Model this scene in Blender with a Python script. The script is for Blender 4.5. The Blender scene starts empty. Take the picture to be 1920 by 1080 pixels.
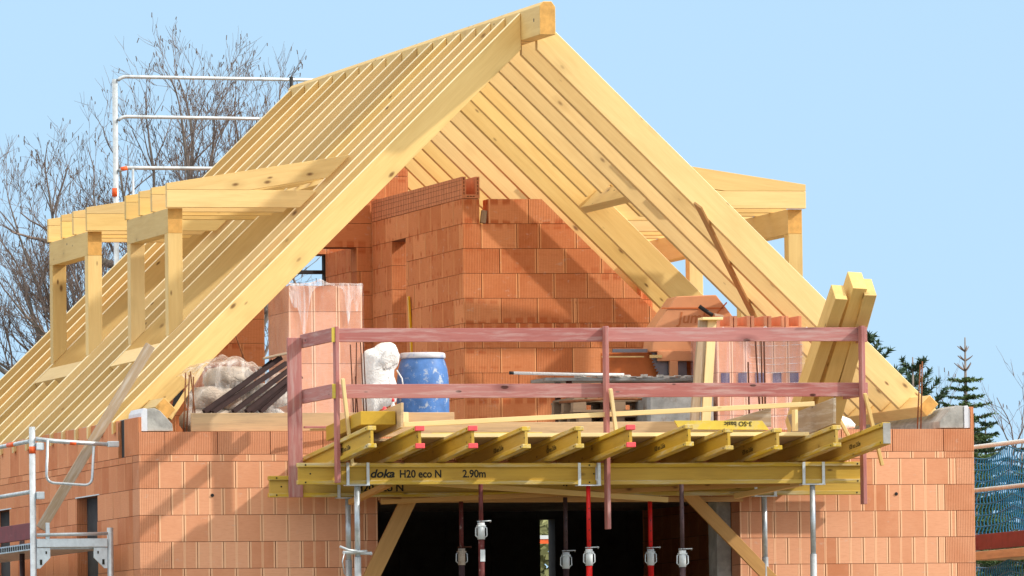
import bpy, bmesh, math, random
from mathutils import Vector, Matrix, noise
random.seed(7)
SC = bpy.context.scene
COL = SC.collection

# ---------------------------------------------------------------- camera
CAM = Vector((-17.98941, -87.81956, -2.95346))
FW = Vector((0.23852898, 0.96981992, 0.05052975))
RT = Vector((0.97113534, -0.23819153, -0.01268619))
UP = Vector((0.000267558, -0.0520972543, 0.99864198))
cd = bpy.data.cameras.new("camera"); cam = bpy.data.objects.new("camera", cd); COL.objects.link(cam)
cd.sensor_width = 36.0; cd.lens = 337.5; cd.clip_start = 1.0; cd.clip_end = 6000
cam.matrix_world = Matrix(((RT.x, UP.x, -FW.x, CAM.x), (RT.y, UP.y, -FW.y, CAM.y), (RT.z, UP.z, -FW.z, CAM.z), (0, 0, 0, 1)))
SC.camera = cam

# ---------------------------------------------------------------- light
SUN = Vector((1.0, -0.55, 0.81)).normalized()      # from the scene towards the sun
elev = math.asin(SUN.z); az = math.atan2(SUN.x, SUN.y)
w = bpy.data.worlds.new("World"); SC.world = w; w.use_nodes = True
nt = w.node_tree; bg = nt.nodes["Background"]
sky = nt.nodes.new("ShaderNodeTexSky"); sky.sky_type = 'NISHITA'; sky.sun_disc = False
sky.sun_elevation = elev; sky.sun_rotation = az
sky.altitude = 0; sky.air_density = 1.0; sky.dust_density = 0.6; sky.ozone_density = 1.6
tcs = nt.nodes.new("ShaderNodeTexCoord"); va = nt.nodes.new("ShaderNodeVectorMath"); va.operation = 'MULTIPLY_ADD'; va.inputs[1].default_value = (1, 1, .25); va.inputs[2].default_value = (0, 0, .18)
nt.links.new(tcs.outputs["Generated"], va.inputs[0]); nt.links.new(va.outputs[0], sky.inputs[0])    # the clear blue band sits lower than in the model sky
# warm white fill added to the unseen upper sky to soften and warm the shade
sx = nt.nodes.new("ShaderNodeSeparateXYZ"); nt.links.new(tcs.outputs["Generated"], sx.inputs[0])
mr = nt.nodes.new("ShaderNodeMapRange"); mr.interpolation_type = 'SMOOTHSTEP'; nt.links.new(sx.outputs[2], mr.inputs[0])
mr.inputs[1].default_value = .15; mr.inputs[2].default_value = .60; mr.inputs[4].default_value = .85
mx = nt.nodes.new("ShaderNodeMix"); mx.data_type = 'RGBA'; nt.links.new(mr.outputs[0], mx.inputs[0]); nt.links.new(sky.outputs[0], mx.inputs[6])
tint = nt.nodes.new("ShaderNodeMix"); tint.data_type = 'RGBA'; tint.blend_type = 'MULTIPLY'; tint.inputs[0].default_value = 1.0; tint.inputs[7].default_value = (.985, .97, .90, 1)
nt.links.new(sky.outputs[0], tint.inputs[6]); nt.links.new(tint.outputs[2], mx.inputs[6])
mx.inputs[7].default_value = (8.6, 8.0, 7.0, 1)
nt.links.new(mx.outputs[2], bg.inputs[0]); bg.inputs[1].default_value = 0.15
sl = bpy.data.lights.new("sun", 'SUN'); so = bpy.data.objects.new("sun", sl); COL.objects.link(so)
sl.energy = 2.3; sl.angle = math.radians(1.5); sl.color = (1.0, 0.93, 0.82)
so.rotation_euler = SUN.to_track_quat('Z', 'Y').to_euler(); so.location = (20, -20, 30)
SC.view_settings.view_transform = 'Standard'; SC.view_settings.look = 'None'
SC.view_settings.exposure = 0.62; SC.view_settings.gamma = 1.0
SC.cycles.max_bounces = 6; SC.cycles.transparent_max_bounces = 12

# ---------------------------------------------------------------- materials
def S(c):                                           # sRGB 0..255 -> linear
    return tuple(((x/255)/12.92 if x/255 <= .04045 else ((x/255+.055)/1.055)**2.4) for x in c)
class NB:
    def __init__(s, name):
        s.m = bpy.data.materials.new(name); s.m.use_nodes = True; s.t = s.m.node_tree; s.n = s.t.nodes; s.l = s.t.links
        s.b = s.n["Principled BSDF"]
        s.b.inputs["Specular IOR Level"].default_value = 0.3
    def add(s, t, **k):
        n = s.n.new(t)
        for a, v in k.items(): setattr(n, a, v)
        return n
    def link(s, a, b): s.l.new(a, b)
    def math(s, op, a, b=None, c=None):
        n = s.add("ShaderNodeMath", operation=op)
        for i, v in enumerate((a, b, c)):
            if v is None: continue
            if isinstance(v, (int, float)): n.inputs[i].default_value = v
            else: s.link(v, n.inputs[i])
        return n.outputs[0]
    def mix(s, f, a, b, mode='MIX'):
        n = s.add("ShaderNodeMix", data_type='RGBA', blend_type=mode)
        for i, v in ((0, f), (6, a), (7, b)):
            if isinstance(v, (int, float)): n.inputs[i].default_value = v
            elif isinstance(v, tuple): n.inputs[i].default_value = (*v[:3], 1)
            else: s.link(v, n.inputs[i])
        return n.outputs[2]
    def coord(s, scale=(1, 1, 1), off=None, kind="Object"):
        tc = s.add("ShaderNodeTexCoord"); mp = s.add("ShaderNodeMapping"); mp.inputs["Scale"].default_value = scale
        s.link(tc.outputs[kind], mp.inputs[0])
        if off is not None: s.link(off, mp.inputs["Location"])
        return mp.outputs[0]
    def noise(s, vec, scale, detail=4, rough=.55, out=0, dist=0):
        n = s.add("ShaderNodeTexNoise"); n.inputs["Scale"].default_value = scale; n.inputs["Detail"].default_value = detail
        n.inputs["Roughness"].default_value = rough; n.inputs["Distortion"].default_value = dist
        s.link(vec, n.inputs["Vector"]); return n.outputs[out]
    def ramp(s, f, a, b, ca=0., cb=1.):
        n = s.add("ShaderNodeMapRange"); n.clamp = True
        s.link(f, n.inputs[0]); n.inputs[1].default_value = a; n.inputs[2].default_value = b
        n.inputs[3].default_value = ca; n.inputs[4].default_value = cb
        return n.outputs[0]
    def bump(s, h, dist=.01, strength=1.0):
        n = s.add("ShaderNodeBump"); n.inputs["Distance"].default_value = dist; n.inputs["Strength"].default_value = strength
        s.link(h, n.inputs["Height"]); s.link(n.outputs[0], s.b.inputs["Normal"])
    def color(s, c): s.link(c, s.b.inputs["Base Color"])
    def rough(s, v): s.b.inputs["Roughness"].default_value = v
def rand_off(b):
    oi = b.add("ShaderNodeObjectInfo"); cb = b.add("ShaderNodeCombineXYZ")
    for i, k in enumerate((37., 91., 53.)): b.link(b.math('MULTIPLY', oi.outputs["Random"], k), cb.inputs[i])
    return oi.outputs["Random"], cb.outputs[0]

def wood(name, c1, c2, knots=1.0, stain=None, rough=.62, var=.15, grain=1.0):
    b = NB(name); r, off = rand_off(b)
    v = b.coord((1.2, 14, 14), off)                  # local X is the grain
    g = b.noise(v, 1.6*grain, 5, .6, dist=.6)
    v2 = b.coord((2.2, 60, 60), off); g2 = b.noise(v2, 2.0, 3)
    base = b.mix(b.ramp(g, .15, .85), c1, c2)
    base = b.mix(b.ramp(g2, .45, .8, 0, .22), base, tuple(x*.72 for x in c1))
    # broad tone drift along the beam
    v3 = b.coord((.5, 2, 2), off); g3 = b.noise(v3, 1.4, 2)
    base = b.mix(b.ramp(g3, .35, .7, 0, .35), base, tuple(min(1, x*1.12) for x in c2))
    # knots
    vk = b.coord((2.6, .9, 5.5), off)
    vo = b.add("ShaderNodeTexVoronoi"); vo.inputs["Scale"].default_value = 1.0; b.link(vk, vo.inputs["Vector"])
    d = vo.outputs["Distance"]; sel = b.ramp(b.add("ShaderNodeSeparateColor").outputs[0], 0, 1)
    sc = b.add("ShaderNodeSeparateColor"); b.link(vo.outputs["Color"], sc.inputs[0])
    on = b.math('GREATER_THAN', sc.outputs[0], .52)
    kn = b.math('MULTIPLY', b.ramp(d, .05, .12, 1, 0), on); halo = b.math('MULTIPLY', b.ramp(d, .08, .36, .5, 0), on)
    base = b.mix(b.math('MULTIPLY', halo, .7*knots), base, tuple(x*.7 for x in c1))
    vq = b.coord((3.6, .9, 9.0), off); vp = b.add("ShaderNodeTexVoronoi"); vp.inputs["Scale"].default_value = 1.0; b.link(vq, vp.inputs["Vector"])
    sp = b.add("ShaderNodeSeparateColor"); b.link(vp.outputs["Color"], sp.inputs[0])
    kn = b.math('MAXIMUM', kn, b.math('MULTIPLY', b.ramp(vp.outputs["Distance"], .05, .13, 1, 0), b.math('GREATER_THAN', sp.outputs[1], .50)))
    base = b.mix(b.math('MULTIPLY', kn, .85*knots), base, (c1[0]*.22, c1[1]*.14, c1[2]*.1))
    # value variation per piece
    hs = b.add("ShaderNodeHueSaturation"); b.link(base, hs.inputs["Color"])
    b.link(b.math('MULTIPLY_ADD', r, var*2, 1-var), hs.inputs["Value"])
    b.link(b.math('MULTIPLY_ADD', b.math('FRACT', b.math('MULTIPLY', r, 17.3)), .12, .92), hs.inputs["Saturation"])
    base = hs.outputs[0]
    if stain:
        vs = b.coord((.9, 11, 11), off); gs = b.noise(vs, 2.2, 5, .7)
        base = b.mix(b.ramp(gs, .48, .66, 0, stain[1]), base, stain[0])
    b.color(base); b.rough(rough); b.bump(g2, .0015, .6)
    return b.m

def plain(name, col, rough=.5, metal=0, var=.15, scale=6, stain=None, bumpd=0):
    b = NB(name); r, off = rand_off(b); v = b.coord((1, 1, 1), off)
    g = b.noise(v, scale, 6, .62)
    c = b.mix(b.ramp(g, .3, .7), tuple(x*(1-var) for x in col), tuple(min(1, x*(1+var)) for x in col))
    if stain:
        g2 = b.noise(v, stain[2], 7, .7); c = b.mix(b.ramp(g2, stain[3], stain[3]+.1, 0, stain[1]), c, stain[0])
    b.color(c); b.rough(rough); b.b.inputs["Metallic"].default_value = metal
    if bumpd: b.bump(b.noise(v, scale*3, 5), bumpd)
    return b.m

def brick(name, base, ribs=1.0, patches=0.0, mul=1.0):
    """hollow clay block; face attributes: blk=(random, ribbed, kind) ; UV in metres from the block's lower left corner; bw=(width,height,0)"""
    b = NB(name)
    at = b.add("ShaderNodeAttribute"); at.attribute_name = "blk"; s = b.add("ShaderNodeSeparateXYZ"); b.link(at.outputs["Vector"], s.inputs[0])
    rnd, rib, kind = s.outputs
    aw = b.add("ShaderNodeAttribute"); aw.attribute_name = "bw"; sw = b.add("ShaderNodeSeparateXYZ"); b.link(aw.outputs["Vector"], sw.inputs[0])
    uv = b.add("ShaderNodeUVMap"); uv.uv_map = "UVMap"; su = b.add("ShaderNodeSeparateXYZ"); b.link(uv.outputs[0], su.inputs[0]); u, vv = su.outputs[0], su.outputs[1]
    base = tuple(x*mul for x in base)
    hi = (min(1, base[0]*1.12), base[1]*1.32, base[2]*1.5); lo = (base[0]*.78, base[1]*.68, base[2]*.62)
    c = b.mix(b.ramp(rnd, 0, 1), lo, hi)
    ob = b.coord(); g = b.noise(ob, 3.5, 5, .65); c = b.mix(b.ramp(g, .35, .7, 0, .5), c, hi)
    g2 = b.noise(b.coord((1, 1, 6)), 14, 4); c = b.mix(b.ramp(g2, .45, .75, 0, .3), c, lo)
    # ribs : vertical grooves 16 mm apart
    ph = b.math('MULTIPLY', u, 2*math.pi/.0165); sn = b.math('SINE', ph)
    groove = b.math('MULTIPLY', b.ramp(sn, .35, .95), rib)
    c = b.mix(b.math('MULTIPLY', groove, .55*ribs), c, (base[0]*.55, base[1]*.38, base[2]*.34))
    # faint fine comb lines on the smooth faces
    fine = b.math('SINE', b.math('MULTIPLY', u, 2*math.pi/.009))
    c = b.mix(b.ramp(fine, .3, 1, 0, .10), c, lo)
    # light arris lines beside the joints: sun on the ridges, painted as paler colour
    eu = b.math('MINIMUM', u, b.math('SUBTRACT', sw.outputs[0], u))
    line = b.math('MULTIPLY', b.ramp(b.math('ABSOLUTE', b.math('SUBTRACT', eu, .012)), .0045, .008, 1, 0), b.math('SUBTRACT', 1.0, rib))
    mid = b.math('ABSOLUTE', b.math('SUBTRACT', u, b.math('MULTIPLY', sw.outputs[0], .5)))
    line = b.math('MAXIMUM', line, b.math('MULTIPLY', b.ramp(b.math('ABSOLUTE', b.math('SUBTRACT', mid, .006)), .002, .006, .8, 0), sw.outputs[2]))
    c = b.mix(b.math('MULTIPLY', line, .85), c, (min(1, base[0]*1.25), base[1]*1.75, base[2]*2.0))
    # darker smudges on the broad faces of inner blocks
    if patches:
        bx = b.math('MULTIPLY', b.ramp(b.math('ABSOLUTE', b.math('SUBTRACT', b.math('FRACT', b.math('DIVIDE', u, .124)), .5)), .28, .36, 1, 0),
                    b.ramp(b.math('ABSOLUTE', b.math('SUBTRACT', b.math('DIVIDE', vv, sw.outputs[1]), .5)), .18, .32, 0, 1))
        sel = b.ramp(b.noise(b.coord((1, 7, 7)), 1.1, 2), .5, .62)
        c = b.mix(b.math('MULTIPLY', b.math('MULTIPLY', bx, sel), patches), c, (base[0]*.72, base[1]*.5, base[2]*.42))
    sm = b.ramp(b.noise(b.coord((1, 1, 1.6)), 9, 6, .72), .60, .70, 0, .40)       # mortar dust and scuffs
    c = b.mix(sm, c, (.62, .50, .42)); ck = b.ramp(b.noise(b.coord(), 42, 3, .6), .70, .74, 0, .6); c = b.mix(ck, c, lo)
    b.color(c); b.rough(.85); b.b.inputs["Specular IOR Level"].default_value = .15
    h = b.math('ADD', b.math('MULTIPLY', groove, -1.0), b.math('MULTIPLY', b.noise(ob, 60, 4), .12))
    h = b.math('ADD', h, b.math('MULTIPLY', line, .35)); b.bump(h, .004, .9)
    return b.m

M = {}
M['timber'] = wood('spruce_timber', (.64, .405, .135), (.79, .57, .235))
M['timber_pale'] = wood('pale_batten', (.74, .54, .24), (.88, .70, .38), .6)
M['timber_lit_top'] = wood('lit_top_edge', (.84, .67, .38), (.90, .75, .47), .5)  # paler copy of the spruce, painted-in light for the rafter tops
M['timber_end'] = plain('end_grain', (.66, .36, .10), .7, 0, .2, 14)
M['timber_old'] = wood('weathered_board', (.34, .24, .15), (.50, .38, .26), .9, ((.62, .58, .52), .5))
M['plank_form'] = wood('formwork_plank', (.42, .29, .16), (.58, .42, .25), .8, ((.30, .22, .15), .5))
M['brace'] = wood('brace_board', (.42, .21, .065), (.60, .33, .11), 1.0)
M['yellow'] = wood('yellow_beam', (.46, .29, .03), (.66, .45, .055), .8, ((.62, .60, .48), .6), .55, .12)
M['yellow_dk'] = wood('yellow_beam_web', (.42, .25, .03), (.60, .385, .05), .9, None, .5, .10)
M['ply_yellow'] = plain('yellow_panel', (.62, .47, .07), .5, 0, .15, 5, ((.5, .45, .3), .5, 7, .55))
M['redwood'] = wood('red_stained_board', (.32, .095, .09), (.48, .19, .17), 2.6, ((.52, .36, .34), .65), .7, .12)
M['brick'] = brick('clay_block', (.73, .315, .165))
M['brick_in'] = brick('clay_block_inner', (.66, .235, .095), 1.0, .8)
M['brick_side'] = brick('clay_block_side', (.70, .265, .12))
M['brick_new'] = brick('clay_block_stacked', (.72, .33, .20), .3)
M['mortar'] = plain('joint', (.20, .075, .035), .95)
M['concrete'] = plain('concrete', (.36, .35, .33), .9, 0, .25, 9, ((.55, .54, .5), .6, 4, .5), .003)
M['frame_shade_dk'] = plain('dark_frame_and_shade', (.045, .045, .047), .9, 0, .3, 5)  # dark frames; on the garage rear wall it is painted shade
M['eps'] = plain('insulation_board', (.68, .70, .76), .8, 0, .08, 20)
M['galv'] = plain('galvanised_steel', (.55, .60, .64), .42, .55, .18, 14, ((.32, .35, .38), .5, 5, .52))
M['galv_lt'] = plain('zinc_plate', (.66, .72, .76), .45, .3, .12, 20)
M['red'] = plain('red_paint', (.62, .015, .015), .35, 0, .15, 8, ((.25, .01, .01), .5, 14, .6))
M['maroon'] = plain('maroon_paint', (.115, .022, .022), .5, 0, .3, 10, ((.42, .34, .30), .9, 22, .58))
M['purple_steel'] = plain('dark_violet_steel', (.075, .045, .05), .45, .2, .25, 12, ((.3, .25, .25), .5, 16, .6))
M['white'] = plain('white_paint', (.62, .66, .68), .45, 0, .06, 12, ((.4, .42, .42), .4, 9, .6))
M['rust'] = plain('rusty_steel', (.10, .035, .02), .8, .2, .35, 20)
M['rust_lt'] = plain('rebar_rust', (.20, .075, .03), .8, .1, .35, 20)
M['black'] = plain('black_plastic', (.015, .015, .016), .5)
M['brownsteel'] = plain('brown_steel_profile', (.035, .016, .015), .65, 0, .3, 12)
M['cap_red'] = plain('red_end_cap', (.80, .09, .10), .5, 0, .15, 20)
M['orange_tape'] = plain('orange_band', (.85, .13, .03), .5)
M['deckred'] = plain('maroon_toe_board', (.17, .022, .026), .6, 0, .2, 10, ((.5, .3, .3), .35, 12, .62))
M['blue'] = plain('blue_drum', (.075, .19, .47), .5, 0, .25, 8, ((.52, .56, .58), .8, 13, .545), .002)
M['bluerim'] = plain('dusty_rim', (.55, .56, .60), .6, 0, .12, 10, ((.1, .2, .55), .6, 12, .55))
M['cloth'] = plain('white_big_bag', (.80, .80, .79), .8, 0, .04, 5, None, .012)
def creased(name, c1, c2, ink=None, bd=.03):
    b = NB(name); v = b.coord(); g = b.noise(v, 7, 4, .6, dist=1.5); r_ = b.math('ABSOLUTE', b.math('SUBTRACT', g, .5))
    c = b.mix(b.ramp(b.noise(v, 3, 3), .35, .65), c1, c2)
    if ink:
        br = b.add("ShaderNodeTexNoise"); mp = b.coord((6, 6, 40)); b.link(mp, br.inputs["Vector"]); br.inputs["Scale"].default_value = 3
        c = b.mix(b.math('MULTIPLY', b.ramp(br.outputs[0], .60, .63, 0, .8), b.ramp(b.noise(v, 2.2, 1), .5, .55)), c, ink)
    b.color(c); b.rough(.75); b.bump(b.ramp(r_, 0, .09), bd, .6); return b.m
M['sack'] = plain('paper_sack', (.48, .39, .32), .8, 0, .15, 6, ((.75, .70, .64), .6, 4, .5), .002)
M['sack2'] = plain('printed_sack', (.62, .60, .57), .8, 0, .1, 9, ((.25, .25, .27), .7, 26, .58))
M['grey_tub'] = plain('zinc_tub', (.30, .30, .29), .55, .4, .3, 7, ((.16, .10, .07), .7, 5, .55))
M['pallet'] = wood('pallet_wood', (.15, .10, .06), (.30, .20, .12), .5)
M['saw_orange'] = plain('orange_machine_paint', (.60, .27, .13), .5, 0, .08, 6)
M['saw_orange_dk'] = plain('dark_orange_panel', (.50, .13, .03), .55, 0, .12, 8)
M['blade'] = plain('saw_blade', (.20, .19, .21), .4, .6, .15, 8)
M['net'] = plain('blue_net', (.008, .15, .32), .55, 0, .15, 4)
M['bark'] = plain('bark', (.21, .18, .16), .9, 0, .35, 4, ((.26, .27, .2), .5, 3, .55))
M['twig'] = plain('twig_bark', (.22, .17, .15), .9, 0, .3, 3)
M['bud'] = plain('bud', (.13, .085, .06), .9)
M['needle'] = plain('pine_needles', (.045, .085, .04), .7, 0, .35, 1.5)
M['needle2'] = plain('spruce_needles', (.07, .12, .035), .7, 0, .4, 2.0)
M['ink'] = plain('black_print', (.02, .018, .012), .6)
M['ink_faded'] = plain('faded_print', (.10, .065, .02), .7)
M['spirit'] = plain('yellow_level', (.75, .45, .01), .4)
M['ground'] = plain('site_soil', (.18, .145, .10), .95, 0, .3, .4, ((.08, .11, .04), .8, .08, .5))
def film(name, a, tint=(.95, .88, .86)):
    b = NB(name); v = b.coord((1, 1, .12)); g = b.noise(v, 7, 6, .7, dist=1.8)
    b.b.inputs["Base Color"].default_value = (*tint, 1); b.rough(.22); b.b.inputs["Specular IOR Level"].default_value = .6
    b.link(b.ramp(g, .42, .68, a*.35, min(1, a*2.2)), b.b.inputs["Alpha"]); b.bump(g, .02, .8)
    return b.m
M['film'] = film('shrink_film', .07)
M['film2'] = film('printed_film', .13, (.85, .72, .80))
M['film_w'] = film('torn_film', .32, (.92, .92, .95))

M['sack'] = creased('paper_sack', (.42, .33, .26), (.60, .52, .44), None, .012); M['sack2'] = creased('printed_sack', (.55, .53, .50), (.68, .66, .62), (.2, .2, .22))
M['cloth'] = creased('white_big_bag', (.80, .80, .79), (.86, .86, .85), None, .010)
# ---------------------------------------------------------------- helpers
def tag(o, label=None, cat=None, group=None, kind=None):
    if label: o['label'] = label
    if cat: o['category'] = cat
    if group: o['group'] = group
    if kind: o['kind'] = kind
    return o
def empty(name, loc=(0, 0, 0), label=None, cat=None, group=None, kind=None):
    o = bpy.data.objects.new(name, None); o.empty_display_size = .2; COL.objects.link(o); o.location = loc
    bpy.context.view_layer.update()
    return tag(o, label, cat, group, kind)
def link(name, me, mats, parent=None, matrix=None, smooth=False):
    o = bpy.data.objects.new(name, me); COL.objects.link(o)
    for m in (mats if isinstance(mats, (list, tuple)) else [mats]): me.materials.append(m)
    mw = matrix or Matrix.Identity(4)
    if parent:
        o.parent = parent; o.matrix_parent_inverse = Matrix.Identity(4)
        o.matrix_local = wm(parent).inverted() @ mw
    else: o.matrix_world = mw
    WM[o.name] = mw
    if smooth:
        for p in me.polygons: p.use_smooth = True
    return o
WM = {}
def wm(o):
    return WM[o.name] if o.name in WM else Matrix.Translation(o.location)
def bm_obj(name, bm, mats, parent=None, matrix=None, smooth=False):
    """BM is in world coordinates; MATRIX gives the object's own frame."""
    if matrix: bm.transform(matrix.inverted())
    bmesh.ops.recalc_face_normals(bm, faces=bm.faces)
    if all(e.is_manifold for e in bm.edges) and bm.calc_volume(signed=True) < 0: bmesh.ops.reverse_faces(bm, faces=bm.faces[:])
    me = bpy.data.meshes.new(name); bm.to_mesh(me); bm.free()
    return link(name, me, mats, parent, matrix, smooth)
def frame(o, xdir, up=(0, 0, 1)):
    x = Vector(xdir).normalized(); u = Vector(up)
    y = u.cross(x)
    if y.length < 1e-4: y = Vector((0, 1, 0))
    y.normalize(); z = x.cross(y)
    return Matrix(((x.x, y.x, z.x, o[0]), (x.y, y.y, z.y, o[1]), (x.z, y.z, z.z, o[2]), (0, 0, 0, 1)))
def bbox(bm, c, s, mat=0, R=None):
    r = bmesh.ops.create_cube(bm, size=1.0)
    for v in r['verts']:
        p = Vector((v.co.x*s[0], v.co.y*s[1], v.co.z*s[2]))
        if R: p = R @ p
        v.co = p + Vector(c)
    fs = {f for v in r['verts'] for f in v.link_faces}
    for f in fs: f.material_index = mat
    return r['verts']
def bevel(bm, w_):
    bmesh.ops.bevel(bm, geom=bm.edges[:], offset=w_, segments=1, affect='EDGES')
def box(name, lo, hi, mat, parent=None, bev=.003, rot=None):
    """axis-aligned box from LO to HI in world metres"""
    bm = bmesh.new(); c = [(a+b)/2 for a, b in zip(lo, hi)]; s = [b-a for a, b in zip(lo, hi)]
    bbox(bm, c, s)
    if bev: bevel(bm, min(bev, min(s)*.3))
    ax = max(range(3), key=lambda i: s[i]); d = [(1, 0, 0), (0, 1, 0), (0, 0, 1)][ax]
    up = (0, 0, 1) if ax != 2 else (0, 1, 0)
    return bm_obj(name, bm, mat, parent, frame(lo, d, up))
def beam(name, A, B, w_, h, mat, parent=None, up=(0, 0, 1), bev=.003, end=None):
    """rectangular timber from A to B (axis), W wide and H high; local X runs along the grain"""
    A = Vector(A); B = Vector(B); Mx = frame(A, B-A, up); L = (B-A).length
    bm = bmesh.new(); bbox(bm, (L/2, 0, 0), (L, w_, h))
    if end is not None:
        for f in bm.faces:
            if abs(f.normal.x) > .9: f.material_index = 1
    bevel(bm, bev)
    me = bpy.data.meshes.new(name); bm.to_mesh(me); bm.free()
    return link(name, me, [mat] if end is None else [mat, end], parent, Mx)
def prism(name, pts, y0, y1, mat, parent=None, grain=(1, 0, 0), org=None, bev=.003, axis='y', end=None):
    """polygon PTS in the xz plane (or yz when axis='x') extruded along the other axis"""
    bm = bmesh.new()
    mk = (lambda a, b, t: (a, t, b)) if axis == 'y' else (lambda a, b, t: (t, a, b))
    v0 = [bm.verts.new(mk(a, b, y0)) for a, b in pts]; v1 = [bm.verts.new(mk(a, b, y1)) for a, b in pts]
    n = len(pts); bm.faces.new(v0); bm.faces.new(v1)
    for i in range(n):
        f = bm.faces.new((v0[i], v0[(i+1) % n], v1[(i+1) % n], v1[i]))
    bmesh.ops.recalc_face_normals(bm, faces=bm.faces)
    if bev: bevel(bm, bev)
    o = org or mk(pts[0][0], pts[0][1], y0)
    return bm_obj(name, bm, mat, parent, frame(o, grain, (0, 0, 1)))
def tube(bm, pts, r, seg=8, r2=None, cap=True, mat=0):
    pts = [Vector(p) for p in pts]; n = len(pts); rings = []
    prev = None
    for i, p in enumerate(pts):
        t = (pts[min(i+1, n-1)]-pts[max(i-1, 0)])
        if t.length < 1e-9: t = Vector((0, 0, 1))
        t.normalize()
        a = prev - t*prev.dot(t) if prev else (Vector((0, 0, 1)) if abs(t.z) < .9 else Vector((1, 0, 0))).cross(t)
        if a.length < 1e-6: a = t.orthogonal()
        a.normalize(); prev = a; b = t.cross(a)
        rr = r[i] if isinstance(r, (list, tuple)) else (r if r2 is None else r+(r2-r)*i/(n-1))
        rings.append([bm.verts.new(p+a*math.cos(2*math.pi*k/seg)*rr+b*math.sin(2*math.pi*k/seg)*rr) for k in range(seg)])
    for i in range(n-1):
        for k in range(seg):
            f = bm.faces.new((rings[i][k], rings[i][(k+1) % seg], rings[i+1][(k+1) % seg], rings[i+1][k])); f.smooth = True; f.material_index = mat
    if cap:
        for rg in (rings[0], rings[-1]):
            f = bm.faces.new(rg); f.material_index = mat
def pipe(name, pts, r, mat, parent=None, seg=12, r2=None):
    bm = bmesh.new(); tube(bm, pts, r, seg, r2)
    return bm_obj(name, bm, mat, parent, frame(pts[0], Vector(pts[-1])-Vector(pts[0]), (0, 0, 1) if abs((Vector(pts[-1])-Vector(pts[0])).normalized().z) < .95 else (0, 1, 0)))
def lathe(name, prof, c, mat, parent=None, seg=40):
    bm = bmesh.new(); rings = []
    for r, z in prof: rings.append([bm.verts.new((c[0]+r*math.cos(2*math.pi*k/seg), c[1]+r*math.sin(2*math.pi*k/seg), c[2]+z)) for k in range(seg)])
    for i in range(len(prof)-1):
        for k in range(seg):
            f = bm.faces.new((rings[i][k], rings[i][(k+1) % seg], rings[i+1][(k+1) % seg], rings[i+1][k])); f.smooth = True
    bm.faces.new(rings[0]); bm.faces.new(rings[-1])
    return bm_obj(name, bm, mat, parent, Matrix.Translation(c))
def copy_tree(o, parent=None, suffix=None):
    c = o.copy(); COL.objects.link(c)
    if parent: c.parent = parent
    for ch in o.children: copy_tree(ch, c)
    return c
def lettering(text, size, origin, xdir, up, mat, parent, name='lettering', bold=0.0, shear=0, depth=.0006, sx=1.0):
    cu = bpy.data.curves.new('txt', 'FONT'); cu.body = text; cu.size = size; cu.extrude = depth; cu.offset = bold; cu.shear = shear
    to = bpy.data.objects.new('txt', cu); COL.objects.link(to); bpy.context.view_layer.update()
    me = bpy.data.meshes.new_from_object(to.evaluated_get(bpy.context.evaluated_depsgraph_get()))
    bpy.data.objects.remove(to); me.name = name
    x = Vector(xdir).normalized(); y = Vector(up).normalized(); z = x.cross(y)
    mw = Matrix(((x.x, y.x, z.x, origin[0]), (x.y, y.y, z.y, origin[1]), (x.z, y.z, z.z, origin[2]), (0, 0, 0, 1))) @ Matrix.Diagonal((sx, 1, 1, 1))
    return link(name, me, mat, parent, mw)

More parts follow.
